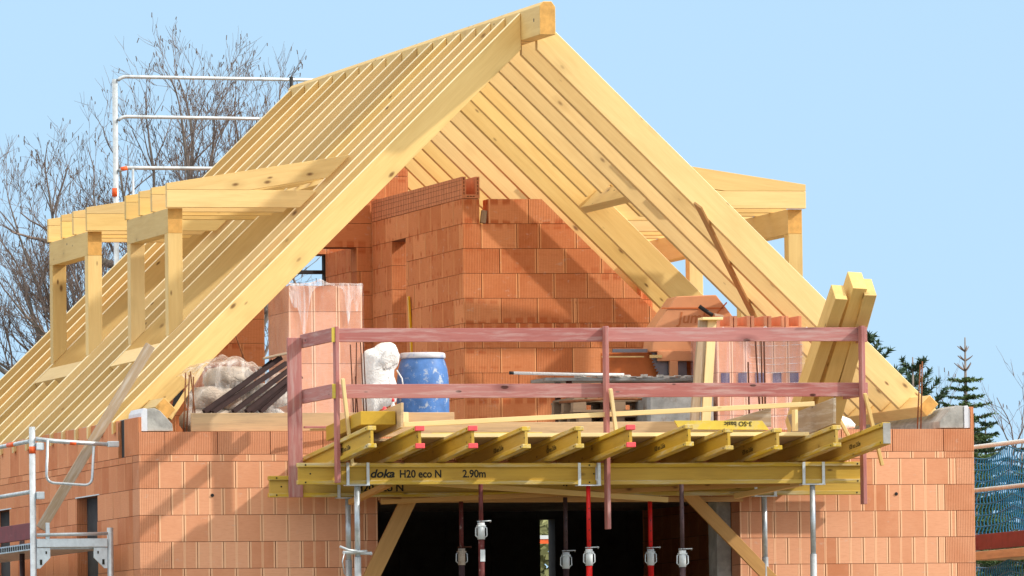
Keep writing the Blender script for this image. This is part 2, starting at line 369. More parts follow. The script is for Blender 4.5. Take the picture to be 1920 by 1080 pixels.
# ---- masonry: every block is a real prism with open joints in front of a darker core
def clip_poly(p, halves):
    for (a, b, c) in halves:                          # keep a*u+b*z <= c
        q = []
        for i in range(len(p)):
            P, Q = p[i], p[(i+1) % len(p)]; fP = a*P[0]+b*P[1]-c; fQ = a*Q[0]+b*Q[1]-c
            if fP <= 0: q.append(P)
            if fP*fQ < 0:
                t = fP/(fP-fQ); q.append((P[0]+t*(Q[0]-P[0]), P[1]+t*(Q[1]-P[1])))
        p = q
        if len(p) < 3: return []
    return p
def wall(name, org, axis, thick, courses, mats, parent, halves=(), gap=.005, jit=.002, inset=.010):
    """AXIS 'x': face plane y=org.y looking to -y, thickness to +y; AXIS 'y': face plane x=org.x looking to -x, thickness to +x.
    COURSES: (z0, z1, [(u0, u1, ribbed), ...])"""
    halves_in = [(a, b_, c-.006) for a, b_, c in halves]
    verts, faces, fa, fb, uvs, mi = [], [], [], [], [], []
    def emit(poly, d0, d1, rnd, rib, kind, u0, z0, bw, bh, m):
        n = len(poly); k = len(verts)
        for d in (d0, d1):
            for u, z in poly:
                verts.append((org[0]+u, org[1]+d, z) if axis == 'x' else (org[0]+d, org[1]+u, z))
        uv = [(u-u0, z-z0) for u, z in poly]
        def F(ix, uvl, rb=rib, w_=bw):
            faces.append(ix); fa.append((rnd, rb, kind)); fb.append((w_, bh, 1.0 if 0 < rb < .05 else 0.0)); uvs.extend(uvl); mi.append(m)
        F([k+i for i in range(n)], uv); F([k+n+i for i in reversed(range(n))], list(reversed(uv)))
        for i in range(n):
            j = (i+1) % n; side = abs(poly[i][0]-poly[j][0]) < abs(poly[i][1]-poly[j][1])
            F([k+i, k+j, k+n+j, k+n+i][::-1], [(d1-d0, 0), (d1-d0, bh), (0, bh), (0, 0)] if side else [(0, 0), (0, bh), (bw, bh), (bw, 0)], .9 if side else 0., d1-d0 if side else bw)
    for z0, z1, bl in courses:
        starts = [q[0] for q in bl]; ends_ = [q[1] for q in bl]
        for (u0, u1, rib) in bl:
            ca = u0 if any(abs(e-u0) < .004 for e in ends_) else u0+.006
            cb_ = u1 if any(abs(e-u1) < .004 for e in starts) else u1-.006
            p = clip_poly([(u0+gap/2, z0+.001), (u1-gap/2, z0+.001), (u1-gap/2, z1-gap*.7), (u0+gap/2, z1-gap*.7)], halves)
            if p:
                d = random.uniform(-jit, jit); emit(p, d, thick+d, random.random(), rib, 0, u0, z0, u1-u0, z1-z0, 0)
            p = clip_poly([(ca, z0-.006), (cb_, z0-.006), (cb_, z1-.005), (ca, z1-.005)], halves_in)
            if p: emit(p, inset, thick-inset, 0, 0, 1, u0, z0, u1-u0, z1-z0, 1)
    me = bpy.data.meshes.new(name); me.from_pydata(verts, [], faces)
    a = me.attributes.new("blk", 'FLOAT_VECTOR', 'FACE'); a.data.foreach_set("vector", [x for t in fa for x in t])
    a = me.attributes.new("bw", 'FLOAT_VECTOR', 'FACE'); a.data.foreach_set("vector", [x for t in fb for x in t])
    uvl = me.uv_layers.new(name="UVMap"); uvl.data.foreach_set("uv", [x for t in uvs for x in t])
    me.polygons.foreach_set("material_index", mi)
    return link(name, me, mats, parent)
def course(x0, x1, width, start=0.0, rib=0.0, holes=(), first=None):
    """block spans between x0 and x1, the joints at start + k*width, with HOLES cut out"""
    cuts = [x0]; k = math.ceil((x0-start)/width+1e-6)
    while start+k*width < x1-.03: 
        c = start+k*width
        if c > x0+.03: cuts.append(c)
        k += 1
    cuts.append(x1); out = []
    for a, b_ in zip(cuts, cuts[1:]):
        segs = [(a, b_)]
        for h0, h1 in holes:
            ns = []
            for s0, s1 in segs:
                if h1 <= s0 or h0 >= s1: ns.append((s0, s1)); continue
                if h0 > s0+.02: ns.append((s0, h0))
                if h1 < s1-.02: ns.append((h1, s1))
            segs = ns
        for s0, s1 in segs: out.append((s0, s1, rib(s0) if callable(rib) else rib))
    return out

# ================================================================ SETTING
bm = bmesh.new()
N = 24
ring = [bm.verts.new((3000*math.cos(2*math.pi*k/N), 3000*math.sin(2*math.pi*k/N), -4.56)) for k in range(N)]
bm.faces.new(ring); g = bm_obj('ground', bm, M['ground']); tag(g, kind='structure')

# ================================================================ HOUSE
W = 8.128; FL = .065; RX = W/2
house = empty('brick_house', (0, 0, -4.55), 'half-built orange clay block house under an open timber roof frame', 'house')
BR = [M['brick'], M['mortar']]; BI = [M['brick_in'], M['mortar']]; BS = [M['brick_side'], M['mortar']]
OPX = (2.285, 5.80); OPZ = -.375
cs = []
cs.append((FL, .281, course(0, W, .505, .25, 1.0)))
def edge_rib(s): return 1.0 if (s < .02 or s > W-.3) else 0.0
cs.append((0, FL, [(0, .30, .6)] + course(.30, W-.30, .2485, .30, 0) + [(W-.30, W, .6)]))
z = 0.0; k = 0
while z > -4.5:
    z0 = z-.25
    holes = [OPX] if z0 < OPZ-.05 else []
    if k % 2 == 0:
        c = [(0, .185, 1.0)] + course(.185, W-.185, .2485, .185+.2485*.97, 0, holes) + [(W-.185, W, 1.0)]
    else:
        c = [(0, .305, .8)] + course(.305, W-.30, .2485, .305, .01, holes) + [(W-.30, W, .8)]
    if z0 < OPZ and z > OPZ:                           # course cut by the opening's head
        up = [(a, b, r) for a, b, r in course(.185, W-.185, .2485, .30, 0) if a > OPX[0]-.25 and b < OPX[1]+.25]
        c = [q for q in c if q[1] <= OPX[0]+.001 or q[0] >= OPX[1]-.001]
        cs.append((OPZ, z, [(OPX[0], OPX[0]+.25, 0)] + course(OPX[0]+.25, OPX[1], .2485, OPX[0]+.25, 0)))
    cs.append((z0, z, c)); z = z0; k += 1
wall('front_wall', (0, 0, 0), 'x', .30, cs, BR, house)
# two anchor holes in the front wall
for hx, hz in ((.70, -.318), (7.35, -.34)):
    bm = bmesh.new(); bmesh.ops.create_cone(bm, cap_ends=True, segments=10, radius1=.018, radius2=.014, depth=.012, matrix=Matrix.Translation((hx, -.002, hz)) @ Matrix.Rotation(math.pi/2, 4, 'X'))
    bm_obj('anchor_hole', bm, M['black'], house)
# ---- left side wall (faces -x)
cs = []
WIN = [(1.99, 2.99), (6.44, 7.45)]
z = 0; k = 0
cs.append((0, FL, course(.0, 11.5, .37, .2, .3)))
while z > -4.5:
    z0 = z-.25; holes = WIN if z <= -.2 else []
    cs.append((z0, z, course(0, 11.5, .37, .12 if k % 2 else .30, .55, holes))); z = z0; k += 1
wall('side_wall', (0, .302, 0), 'y', .36, [(a, b, [(max(0, u0-.302), u1-.302, r) for u0, u1, r in c if u1 > .33]) for a, b, c in cs], BS, house)
# its first 0.3 m belongs to the front wall's corner blocks; the knee shell above the slab
up = [(FL, .42, [(0, .655, .15)] + course(.93, 11.5, .5, .9, .1))]
wall('knee_wall', (-.001, 0, 0), 'y', .03, up, BS, house)
up = [(FL, .40, course(0, 11.5, .5, .3, .1))]
wall('knee_wall_right', (W-.03, 0, 0), 'y', .03, [(a, .49, c) for a, b, c in up], BS, house, halves=[])
bm = bmesh.new(); bbox(bm, (.04, .79, .24), (.02, .30, .36)); bm_obj('wall_recess', bm, M['frame_shade_dk'], house)
for mirror in (0, 1):
    fx = (lambda x: W-x) if mirror else (lambda x: x)
    prism('insulation_strip', [(fx(a), b) for a, b in ((.031, .285), (.09, .285), (.09, .495), (.055, .50), (.031, .455))], .012, .60, M['eps'], house, (0, 1, 0), bev=.002)
    prism('ring_beam', [(fx(a), b) for a, b in ((.031, .285), (.335, .285), (.33, .35), (.23, .44), (.16, .45), (.031, .425))], .61, 11.4, M['concrete'], house, (0, 1, 0), bev=.004)
    prism('ring_beam', [(fx(a), b) for a, b in ((.092, .285), (.335, .285), (.33, .35), (.215, .475), (.16, .50), (.092, .495))], .02, .605, M['concrete'], house, (0, 1, 0), bev=.004)
    prism('wall_plate', [(fx(a), b) for a, b in ((.325, .616), (.438, .503), (.354, .41), (.238, .526))], .37, 11.3, [M['timber']], house, (0, 1, 0), bev=.004)
wall('right_wall', (W-.36, .302, 0), 'y', .36, [(-.25*(i+1), -.25*i, course(0, 11.2, .37, .1, .5)) for i in range(18)] + [(0, FL, course(0, 11.2, .37, .1, 0))], BS, house)
box('floor_slab', (.365, .302, -.17), (W-.365, 11.15, FL-.003), M['concrete'], house, 0)
box('window_frame', (.28, 2.0, -3.0), (.33, 2.98, -.26), M['frame_shade_dk'], house, 0)
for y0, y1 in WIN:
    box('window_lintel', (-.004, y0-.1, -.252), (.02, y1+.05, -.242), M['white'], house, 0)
    box('window_reveal', (.10, y0, -2.2), (.36, y0+.04, -.255), M['frame_shade_dk'], house, 0)
    box('window_reveal', (.10, y1-.6, -2.2), (.14, y1, -.255), M['frame_shade_dk'], house, 0)
# ---- inner front-facing wall
YW = 5.65; XW = 4.50
cs = []
rows = [.065+.25*i for i in range(11)]
pat = {10: [(.265, .68, .3), (.68, 1.15, .9)],
       9: [(0, .185, .9), (.185, .555, .25), (.555, .79, .4), (.79, 1.17, .2), (1.17, 1.6, .2)],
       8: [(0, .375, 1), (.375, .757, .25), (.757, 1.05, .2), (1.05, 1.43, .25), (1.43, 1.8, .2)],
       7: [(0, .185, .9), (.185, .56, .25), (.56, .935, .3), (.935, 1.28, .25), (1.28, 1.65, .5), (1.65, 2.02, .3)],
       6: [(0, .385, .5), (.385, .757, .9), (.757, 1.13, .4), (1.13, 1.17, .3), (1.17, 1.55, .4), (1.55, 1.92, .5), (1.92, 2.3, .3)]}
for i in range(11):
    if i in pat: c = pat[i]
    else: c = [(0, .185 if i % 2 else .37, .8)] + [(a, b, random.choice((.2, .5, .95))) for a, b, _ in course(.185 if i % 2 else .37, 3.26, .373, .185 if i % 2 else .37, 0)]
    cs.append((rows[i], rows[i]+.25, c))
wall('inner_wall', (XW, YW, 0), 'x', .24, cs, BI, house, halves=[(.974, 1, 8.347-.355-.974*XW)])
# ---- partition facing -x, with a doorway
cs = []
DOOR = (8.16-YW, 8.80-YW)
for i in range(11):
    z0 = rows[i]; z1 = z0+.25
    hol = [DOOR] if z0 < 2.4 else []
    cs.append((z0, z1, course(.002, 4.05, .50, .14 if i % 2 else .40, .08, hol)))
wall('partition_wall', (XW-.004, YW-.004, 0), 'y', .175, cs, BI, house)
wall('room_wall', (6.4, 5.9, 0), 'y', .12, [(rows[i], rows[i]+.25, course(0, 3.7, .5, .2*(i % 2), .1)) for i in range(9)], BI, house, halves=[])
# U-shaped lintel blocks on top, open towards the ridge
bm = bmesh.new()
for i in range(9):
    y0 = YW-.006+i*.45; y1 = y0+.446
    for (xa, xb, za, zb) in ((XW-.006, XW+.034, 2.817, 3.035), (XW+.136, XW+.176, 2.817, 3.035), (XW+.034, XW+.136, 2.817, 2.857)):
        bbox(bm, ((xa+xb)/2, (y0+y1)/2, (za+zb)/2), (xb-xa, y1-y0, zb-za))
o = bm_obj('lintel_block', bm, M['saw_orange_dk'], house)
M['uclay'] = plain('clay_lintel', (.60, .235, .115), .85, 0, .15, 10); o.data.materials[0] = M['uclay']
bm = bmesh.new()
for i in range(5):
    for xx in (XW+.014, XW+.156): bbox(bm, (xx, YW-.007, 2.868+i*.036), (.012, .004, .024))
for i in range(3): bbox(bm, (XW+.055+i*.030, YW-.007, 2.837), (.022, .004, .012))
for i in range(9*4):
    bbox(bm, (XW-.0065, YW+.10+i*.1123, 2.926), (.002, .003, .215))
for zz in (2.85, 2.905, 2.96, 3.0): bbox(bm, (XW-.0065, YW+2.0, zz), (.002, 4.0, .003))
bm_obj('block_cavity', bm, M['mortar'], house)
# ---- rear inner wall with the wide opening and lintel
YR = 9.72
cs = []
for i in range(15):
    z0 = .065+.25*i-.01; z1 = z0+.25
    x0, x1 = (.37, 4.66)
    hol = [(3.345, 4.33)] if z1 < 2.6 else []
    c = course(x0, x1, .50, .1 if i % 2 else .37, .35, hol)
    if i == 10 or i == 11: c = [(x0, 3.34, .2), (3.34, 4.66, 0)]
    cs.append((z0, z1, [(a-.37, b-.37, r) for a, b, r in c]))
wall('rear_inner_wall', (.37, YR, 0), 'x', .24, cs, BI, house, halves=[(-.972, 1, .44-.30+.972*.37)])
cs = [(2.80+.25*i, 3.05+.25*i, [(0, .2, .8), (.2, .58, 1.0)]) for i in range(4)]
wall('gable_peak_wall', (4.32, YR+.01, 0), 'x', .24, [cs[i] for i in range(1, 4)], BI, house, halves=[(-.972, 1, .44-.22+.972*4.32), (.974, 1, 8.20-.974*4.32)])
# ---- rooms behind, rear gable with window
wall('passage_wall', (4.33, YR+.25, 0), 'y', .12, [(.065+.25*i, .315+.25*i, course(0, 1.2, .50, .2 if i % 2 else 0.05, .1)) for i in range(10)], BI, house)
RG = 11.2
cs = []
for i in range(11):
    z0 = .065+.25*i; z1 = z0+.25
    hol = [(2.7, 4.40)] if (z0 > 1.0 and z1 < 2.6) else []
    cs.append((z0, z1, [(a-.1, b-.1, r) for a, b, r in course(.1, 4.62 if z0 > 1 else W-.1, .5, .1 if i % 2 else .35, .3, hol)]))
wall('rear_gable_wall', (.1, RG, 0), 'x', .30, cs, BI, house, halves=[(-.972, 1, .44-.30+.0972), (.974, 1, 8.05-.0974)])
wall('garage_rear_wall', (.1, RG, 0), 'x', .30, [(-.25*(i+1), -.25*i, [(a-.1, b-.1, 0) for a, b, r in course(.1, W-.1, .5, .1, 0, [(6.64, 6.80)] if -2 < -.25*(i+1) < -.3 else [])]) for i in range(18)], [M['frame_shade_dk'], M['frame_shade_dk']], house)  # near-black colour paints the garage's darkness onto this wall
for lo, hi in (((2.7, RG+.10, 1.06), (4.40, RG+.16, 1.10)), ((2.7, RG+.10, 2.36), (4.40, RG+.16, 2.40)), ((4.34, RG+.08, 1.06), (4.405, RG+.2, 2.56))):
    box('window_frame', lo, hi, M['frame_shade_dk'], house, 0)
# pier of the garage opening and darker inner walls on the ground floor
box('garage_pier', (5.66, .31, -4.55), (5.80, .62, -.38), M['concrete'], house, .004)

# ---------------------------------------------------------------- ROOF
TH = math.atan(.972); cT, sT = math.cos(TH), math.sin(TH)
YK = [1.039, 1.661, 2.249, 2.866, 3.512, 4.100, 4.695, 5.367, 6.048, 6.75, 7.37, 7.98, 8.61, 9.22, 9.879, 10.546, 11.20]
RW = .08
def zl(x): return .440+.972*x-.002
def rafter(k, side, s0=None, s1=None):
    """side 0 left, 1 right; x range kept between s0 (eave) and s1 (ridge)"""
    top = 3.984
    pts = [(-.03, zl(-.03)), (-.03, zl(-.03)-.115), (.06, zl(.06)-.14), (.325, .617), (.431, .508), (top, zl(top)-.352), (top, zl(top))]
    if s0 is not None: pts = clip_poly(pts, [(-1-.0, -1.0, -(s0+zl(s0)))])
    if s1 is not None: pts = clip_poly(pts, [(1, 1.0, (s1+zl(s1)))])
    if side: pts = [(W-a, b) for a, b in pts]
    gr = (cT, 0, sT) if not side else (-cT, 0, sT)
    y0 = YK[k]
    w_ = RW+random.uniform(-.004, .004)
    o = prism('rafter', pts, y0, y0+w_, M['timber'], house, gr, org=(pts[0][0], y0, pts[0][1]-k*.01), bev=.003)
    o.data.materials.append(M['timber_lit_top'])           # brighter light on the upper edges, painted in as paler wood
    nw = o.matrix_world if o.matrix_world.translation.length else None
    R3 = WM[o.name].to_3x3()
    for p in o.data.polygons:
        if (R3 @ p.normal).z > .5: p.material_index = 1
    return o
CUT = {4, 5, 10, 11}
LOW, HIGH = .66, 2.45
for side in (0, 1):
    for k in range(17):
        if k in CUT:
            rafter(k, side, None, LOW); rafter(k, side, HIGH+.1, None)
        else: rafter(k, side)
    for a, b_ in ((3, 6), (9, 12)):                    # trimmers closing the cut rafters
        for xx, up_ in ((LOW+.10, 0), (HIGH, 1)):
            n = Vector((-sT, 0, cT)); d = Vector((cT, 0, sT)); P = Vector((xx, 0, zl(xx)))-n*.128
            if side: P.x = W-P.x; n.x *= -1
            beam('trimmer', (P.x, YK[a]+RW+.002, P.z), (P.x, YK[b_]-.002, P.z), .22 if not up_ else .08, .245, M['timber'], house, up=n)
# ridge beam with chamfered top
prism('ridge_beam', [(3.986, 4.045), (4.142, 4.045), (4.142, 4.312), (4.105, 4.362), (4.025, 4.362), (3.986, 4.322)], .30, 11.35, M['timber'], house, (0, 1, 0), bev=.004)
for o in [q for q in house.children if q.name.split('.')[0] in ('ridge_beam', 'wall_plate')]:
    o.data.materials.append(M['timber_end']); R3 = WM[o.name].to_3x3()
    for p in o.data.polygons:
        if abs((R3 @ p.normal).y) > .9: p.material_index = 1
bm = bmesh.new(); bbox(bm, (3.9845, .52, 4.20), (.004, .018, .03)); bm_obj('bolt_hole', bm, M['black'], house)

# ---------------------------------------------------------------- DORMERS (parts of the roof: header > posts, roof joists)
def dormer(side, ka, kb, X):
    fx = (lambda x: W-x) if side else (lambda x: x)
    ya = YK[ka]; yb = YK[kb]+RW
    yb += .07
    H0, H1 = 2.303, 2.545
    A = (fx(X+.072), ya, (H0+H1)/2); B = (fx(X+.072), yb, (H0+H1)/2)
    hd = beam('dormer_frame', A, B, .145, H1-H0, M['timber'], house, end=M['timber_end'])
    for y in (ya, yb-.16):                             # posts down to the trimmer rafters
        x0, x1 = X-.002, X+.142
        zb = zl(x0)
        pts = [(fx(x0), H0), (fx(x1), H0), (fx(x1), zl(x1)), (fx(x0), zl(x0))]
        o = prism('post', pts, y+.001, y+.155, M['timber'], hd, (0, 0, 1), bev=.004)
    n = kb-ka
    for i in range(n+1):
        y = YK[ka+i]; y0, y1 = y, y+RW-.01
        if i == 0: y0, y1 = y-.075, y-.004
        if i == n: y0, y1 = y+RW+.003, y+RW+.075
        xe = X-.022
        zt = lambda x: 2.783+.160*(x-xe)
        # horizontal joist, cut along the roof slope
        zj = 2.548; hj = 2.716
        e0 = (zj-.44)/.972+.02; e1 = (hj-.44)/.972+.02
        o1 = prism('joist', [(fx(xe), zj), (fx(e0), zj), (fx(e1), hj), (fx(xe), hj)], y0, y1, M['timber'], hd, (1, 0, 0), bev=.003)
        # sloping roof joist on top of it
        x1 = 2.70; zz1 = zt(x1)
        lowx = xe+((hj+.003)-(2.783-.195))/.16
        lowx = max(lowx, xe+.2)
        xr = (2.783-.195-.16*xe-.44)/(.972-.16)
        pts = [(fx(xe), hj+.003), (fx(lowx), hj+.003), (fx(xr), zl(xr)), (fx(x1), zl(x1)), (fx(x1), min(zz1, zl(x1)+.005)), (fx(xe), 2.783)]
        pts = [(fx(xe), hj+.003), (fx(lowx), hj+.003), (fx(xr), zl(xr)), (fx(x1), zl(x1)+.001), (fx(xe), 2.783)]
        prism('roof_joist', pts, y0+.002, y1-.002, M['timber'], hd, (1, 0, .16 if not side else -.16), bev=.002)
dormer(0, 3, 6, .90); dormer(0, 9, 12, .885); dormer(1, 3, 6, .873); dormer(1, 9, 12, .85)
# diagonal bracing board nailed under the right-hand rafters
def under_right(x, d=.0): return 8.347-.352-.974*x-d
beam('bracing_board', (5.66, .85, 8.347-.352-.974*5.66-.02), (6.78, 2.75, 8.347-.352-.974*6.78-.02), .10, .024, M['brace'], house, up=(.7, 0, .7))

# ================================================================ SHORING UNDER THE BALCONY
SL = .068
def zdeck(y): return -.066-SL*(y+1.45)               # underside of the joists
def hbeam(name, A, B, mat_f=None, mat_w=None, label=None, group=None, caps=None, text=None, textpos=.3):
    """yellow I-section formwork beam, 0.2 m high, flanges 0.08 x 0.04, from A to B along its underside's centre line"""
    A = Vector(A); B = Vector(B); Mx = frame(A, B-A); L = (B-A).length
    e = bpy.data.objects.new(name, None); COL.objects.link(e); e.matrix_world = Mx; WM[e.name] = Mx; e.empty_display_size = .1
    tag(e, label, 'formwork beam', group)
    def part(nm, c, s, m, bv=.004):
        bm = bmesh.new(); bbox(bm, c, s); bevel(bm, bv); me = bpy.data.meshes.new(nm); bm.to_mesh(me); bm.free()
        return link(nm, me, m, e, Mx)
    part('flange', (L/2, 0, .02), (L, .08, .04), M['yellow'])
    part('flange', (L/2, 0, .18), (L, .08, .04), M['yellow'])
    part('web', (L/2, 0, .10), (L-.012, .028, .122), M['yellow_dk'], .002)
    # bolt heads and drill holes near the ends
    bm = bmesh.new()
    for x in (.07, L-.07):
        for zz, yy in ((.02, .041), (.18, .041), (.10, .015)):
            for sg in (1, -1):
                bmesh.ops.create_cone(bm, cap_ends=True, segments=8, radius1=.008, radius2=.008, depth=.004, matrix=Matrix.Translation((x + (.05 if zz == .10 else 0), sg*yy, zz)) @ Matrix.Rotation(math.pi/2, 4, 'X'))
    me = bpy.data.meshes.new('rivet'); bm.to_mesh(me); bm.free(); link('rivet', me, M['ink'], e, Mx)
    if caps:
        for zz in (.02, .18): part('end_cap', (L-.004, 0, zz), (.035, .086, .046), M['cap_red'])
    return e
SHG = 'yellow formwork beams carrying the balcony shuttering'
fb1 = hbeam('formwork_beam', (1.192, -1.45, -.268), (4.03, -1.45, -.282), label='front yellow formwork beam printed with black lettering, left half of the front pair', group=SHG)
fb2 = hbeam('formwork_beam', (3.93, -1.37, -.282), (6.64, -1.37, -.278), label='front yellow formwork beam without lettering, right half of the front pair', group=SHG)
rb1 = hbeam('formwork_beam', (1.171, -.30, -.350), (4.03, -.30, -.352), label='rear yellow formwork beam near the wall, its left end behind the wide red post', group=SHG)
rb2 = hbeam('formwork_beam', (3.94, -.21, -.352), (6.96, -.21, -.352), label='rear yellow formwork beam near the wall, right half under the joists', group=SHG)
zt_ = -.268
def btxt(t, x, y, z, s, par, **k): return lettering(t, s, (x, y, z), (1, 0, 0), (0, 0, 1), M['ink'], par, **k)
btxt('doka', 1.875, -1.4665, -.205, .105, fb1, bold=.003, shear=.25, sx=1.12)
btxt('H20', 2.155, -1.4665, -.207, .098, fb1, bold=.0022, sx=.92)
btxt('eco N', 2.335, -1.4665, -.207, .098, fb1, bold=.0022, sx=.90)
btxt('2.90m', 2.755, -1.4665, -.208, .098, fb1, bold=.0022, sx=.92)
btxt('H20 eco N', 2.0, -.3165, -.297, .098, rb1, bold=.0022, sx=1.05)
JX = [(1.60, -2.78, 0, 1), (2.06, -2.72, 1, 0), (2.56, -2.71, 1, 0), (3.075, -2.66, 0, 1), (3.575, -2.67, 0, 1), (4.04, -2.74, 1, 0), (4.58, -2.80, 0, 1), (5.05, -2.45, 0, 0), (5.52, -2.44, 0, 1), (6.02, -2.67, 0, 0), (6.43, -2.90, 0, 1)]
ordn = ['first', 'second', 'third', 'fourth', 'fifth', 'sixth', 'seventh', 'eighth', 'ninth', 'tenth', 'eleventh']
for i, (x, yn, cap, txt) in enumerate(JX):
    extra = 'with red end caps' if cap else ('with stained greyish web' if i == 9 else ('with a grey steel end' if i == 10 else 'with a bare yellow end'))
    e = hbeam('formwork_joist', (x, .02-.02, zdeck(-.0)), (x, yn, zdeck(yn)), caps=cap, group='yellow joists sticking out under the balcony',
              label='%s yellow joist from the left %s, lying across the long beams' % (ordn[i], extra))
    e['category'] = 'joist'
    if txt:
        d = Vector((0, -1, SL)).normalized(); upv = Vector((0, SL, 1)).normalized()
        y0 = yn+1.22
        lettering('H20 eco 2.65m', .062, (x-.0155, y0, zdeck(y0)+.075), d, upv, M['ink_faded'], e, bold=.001)
    if i == 10:
        bm = bmesh.new(); bbox(bm, (x, yn-.003, zdeck(yn)+.1), (.07, .01, .19)); 
        me = bm_obj('end_plate', bm, M['concrete'], None); me.parent = e; me.matrix_parent_inverse = Matrix.Identity(4); me.matrix_local = WM[e.name].inverted()
# deck boards on the joists
def deckbox(name, x0, x1, y0, y1, t, mat, lift=0, **tg):
    z0 = zdeck(y0)+.202+lift; z1 = zdeck(y1)+.202+lift
    o = prism(name, [(y0, z0), (y1, z1), (y1, z1+t), (y0, z0+t)], x0, x1, mat, None, (1, 0, 0), axis='x', bev=.002, org=(x0, y0, z0)); tag(o, **tg); return o
deckbox('plywood_panel', 2.1, 4.2, -1.62, -.03, .024, M['plank_form'], label='brown shuttering panel on the joists, left of the middle red post', cat='plywood panel', group='shuttering panels on the joists')
deckbox('plywood_panel', 4.21, 6.05, -1.62, -.03, .024, M['plank_form'], label='brown shuttering panel on the joists, right of the middle red post', cat='plywood panel', group='shuttering panels on the joists')
deckbox('plywood_panel', 1.62, 2.09, -1.40, -.03, .024, M['plank_form'], label='narrow brown shuttering panel over the two leftmost joists', cat='plywood panel', group='shuttering panels on the joists')
deckbox('plywood_panel', 6.06, 6.62, -1.30, -.03, .024, M['timber_old'], label='dark weathered shuttering panel over the two rightmost joists', cat='plywood panel', group='shuttering panels on the joists')
deckbox('edge_batten', 2.15, 4.15, -1.72, -1.63, .035, M['timber_pale'], label='long pale batten lying at the deck edge left of the middle red post', cat='batten')
deckbox('edge_batten', 4.16, 6.02, -1.72, -1.63, .035, M['timber_pale'], label='long pale batten lying at the deck edge right of the middle red post', cat='batten')
o = deckbox('yellow_sheet', 4.86, 5.66, -1.55, -.9, .03, M['ply_yellow'], .03, label='bright yellow shuttering panel with upside-down print, right of the middle red post', cat='shuttering panel')
prism('face_strip', [(4.80, .222), (5.665, .215), (5.60, .300), (4.755, .305)], -1.60, -1.57, M['ply_yellow'], o, (1, 0, 0), bev=.002)
lettering('3-SO basic', .062, (5.50, -1.603, .292), (-1, 0, 0), (0, 0, -1), M['ink'], o, bold=.001)
o = deckbox('yellow_sheet', 2.45, 3.5, -1.55, -.9, .03, M['ply_yellow'], .03, label='yellow shuttering panel lying behind the third and fourth joists', cat='shuttering panel')
# upstand boards of the shuttering
o = prism('stop_board', [(-2.20, .225), (-.25, .095), (-.25, .345), (-2.22, .455)], 2.0, 2.028, M['plank_form'], None, (0, 1, 0), axis='x'); tag(o, 'left upright shuttering board with dark smears, standing on the second joist', 'shuttering board')
o = prism('yellow_block', [(-2.05, .26), (-.6, .165), (-.6, .30), (-2.05, .385)], 1.66, 1.99, M['yellow_dk'], None, (0, 1, 0), axis='x'); tag(o, 'yellow timber block lying on the leftmost joist beside the smeared upright board', 'timber block')
o = prism('stop_board', [(-2.0, .255), (-.40, .135), (-.40, .395), (-2.02, .495)], 6.172, 6.20, M['timber_old'], None, (0, 1, 0), axis='x'); tag(o, 'right upright shuttering board, weathered, below the leaning roof beams', 'shuttering board')
o = box('cleat', (5.90, -1.66, .20), (5.93, -1.55, .40), M['timber_pale'], None); tag(o, 'short pale cleat nailed beside the weathered upright board', 'cleat')
o = prism('back_board', [(2.2, .20), (5.9, .205), (5.9, .335), (2.2, .33)], -.62, -.59, M['plank_form'], None, (1, 0, 0)); tag(o, 'low brown board standing on edge along the back of the deck', 'board')
o = prism('sloping_board', [(5.20, .27), (5.88, .27), (5.88, .45)], -.9, -.875, M['timber_old'], None, (1, 0, 0)); tag(o, 'triangular weathered board beside the right upright shuttering board', 'board')
o = beam('long_batten', (2.17, -1.58, .275), (6.13, -1.50, .46), .05, .045, M['timber_pale']); tag(o, 'long pale batten lying slantwise over the deck from left to right', 'batten')
# ---- edge planks on the parapet
o = box('parapet_plank', (.53, .10, .283), (3.06, .145, .455), M['plank_form']); tag(o, 'long brown plank standing on edge on the parapet in front of the blue drum', 'plank')
o = box('plank_end_block', (2.54, .03, .36), (2.60, .10, .455), M['timber_pale']); tag(o, 'small pale block nailed to the parapet plank left of the drum', 'wood block')
o = beam('red_stick', (1.55, -.15, .31), (2.25, -.05, .315), .03, .02, M['redwood']); tag(o, 'thin red stick lying on the parapet behind the left red posts', 'stick')
o = beam('pale_stick', (1.62, -.10, .29), (2.3, -.06, .29), .02, .02, M['timber_pale']); tag(o, 'thin pale stick lying on the parapet under the red stick', 'stick')
o = beam('stick', (6.85, -.05, .19), (7.22, -.05, .185), .03, .02, M['brace']); tag(o, 'short brown stick jutting from the parapet right of the last joist', 'stick')
# ---- guard rail
gr = empty('guard_rail', (1.5, -1.5, .1), 'red stained timber guard rail round the balcony shuttering', 'guard rail')
box('post', (1.530, -1.62, -.257), (1.565, -1.51, 1.184), M['redwood'], gr)
box('post', (4.095, -1.62, -.70), (4.13, -1.51, 1.184), M['redwood'], gr)
box('post', (6.565, -1.62, -.482), (6.60, -1.51, 1.184), M['redwood'], gr)
box('post', (1.355, -.36, -.352), (1.49, -.325, 1.14), M['redwood'], gr)
box('rail', (1.575, -1.505, 1.045), (4.11, -1.475, 1.172), M['redwood'], gr)
box('rail', (4.112, -1.505, 1.045), (6.62, -1.475, 1.175), M['redwood'], gr)
box('rail', (1.575, -1.505, .525), (4.11, -1.475, .655), M['redwood'], gr)
box('rail', (4.112, -1.505, .528), (6.60, -1.475, .658), M['redwood'], gr)
box('side_rail', (1.500, -1.60, 1.045), (1.528, -.25, 1.172), M['redwood'], gr)
box('side_rail', (1.500, -1.60, .525), (1.528, -.25, .655), M['redwood'], gr)
box('side_rail', (6.602, -1.58, 1.035), (6.634, -.25, 1.175), M['redwood'], gr)
box('side_rail', (6.602, -1.58, .53), (6.634, -.25, .655), M['redwood'], gr)
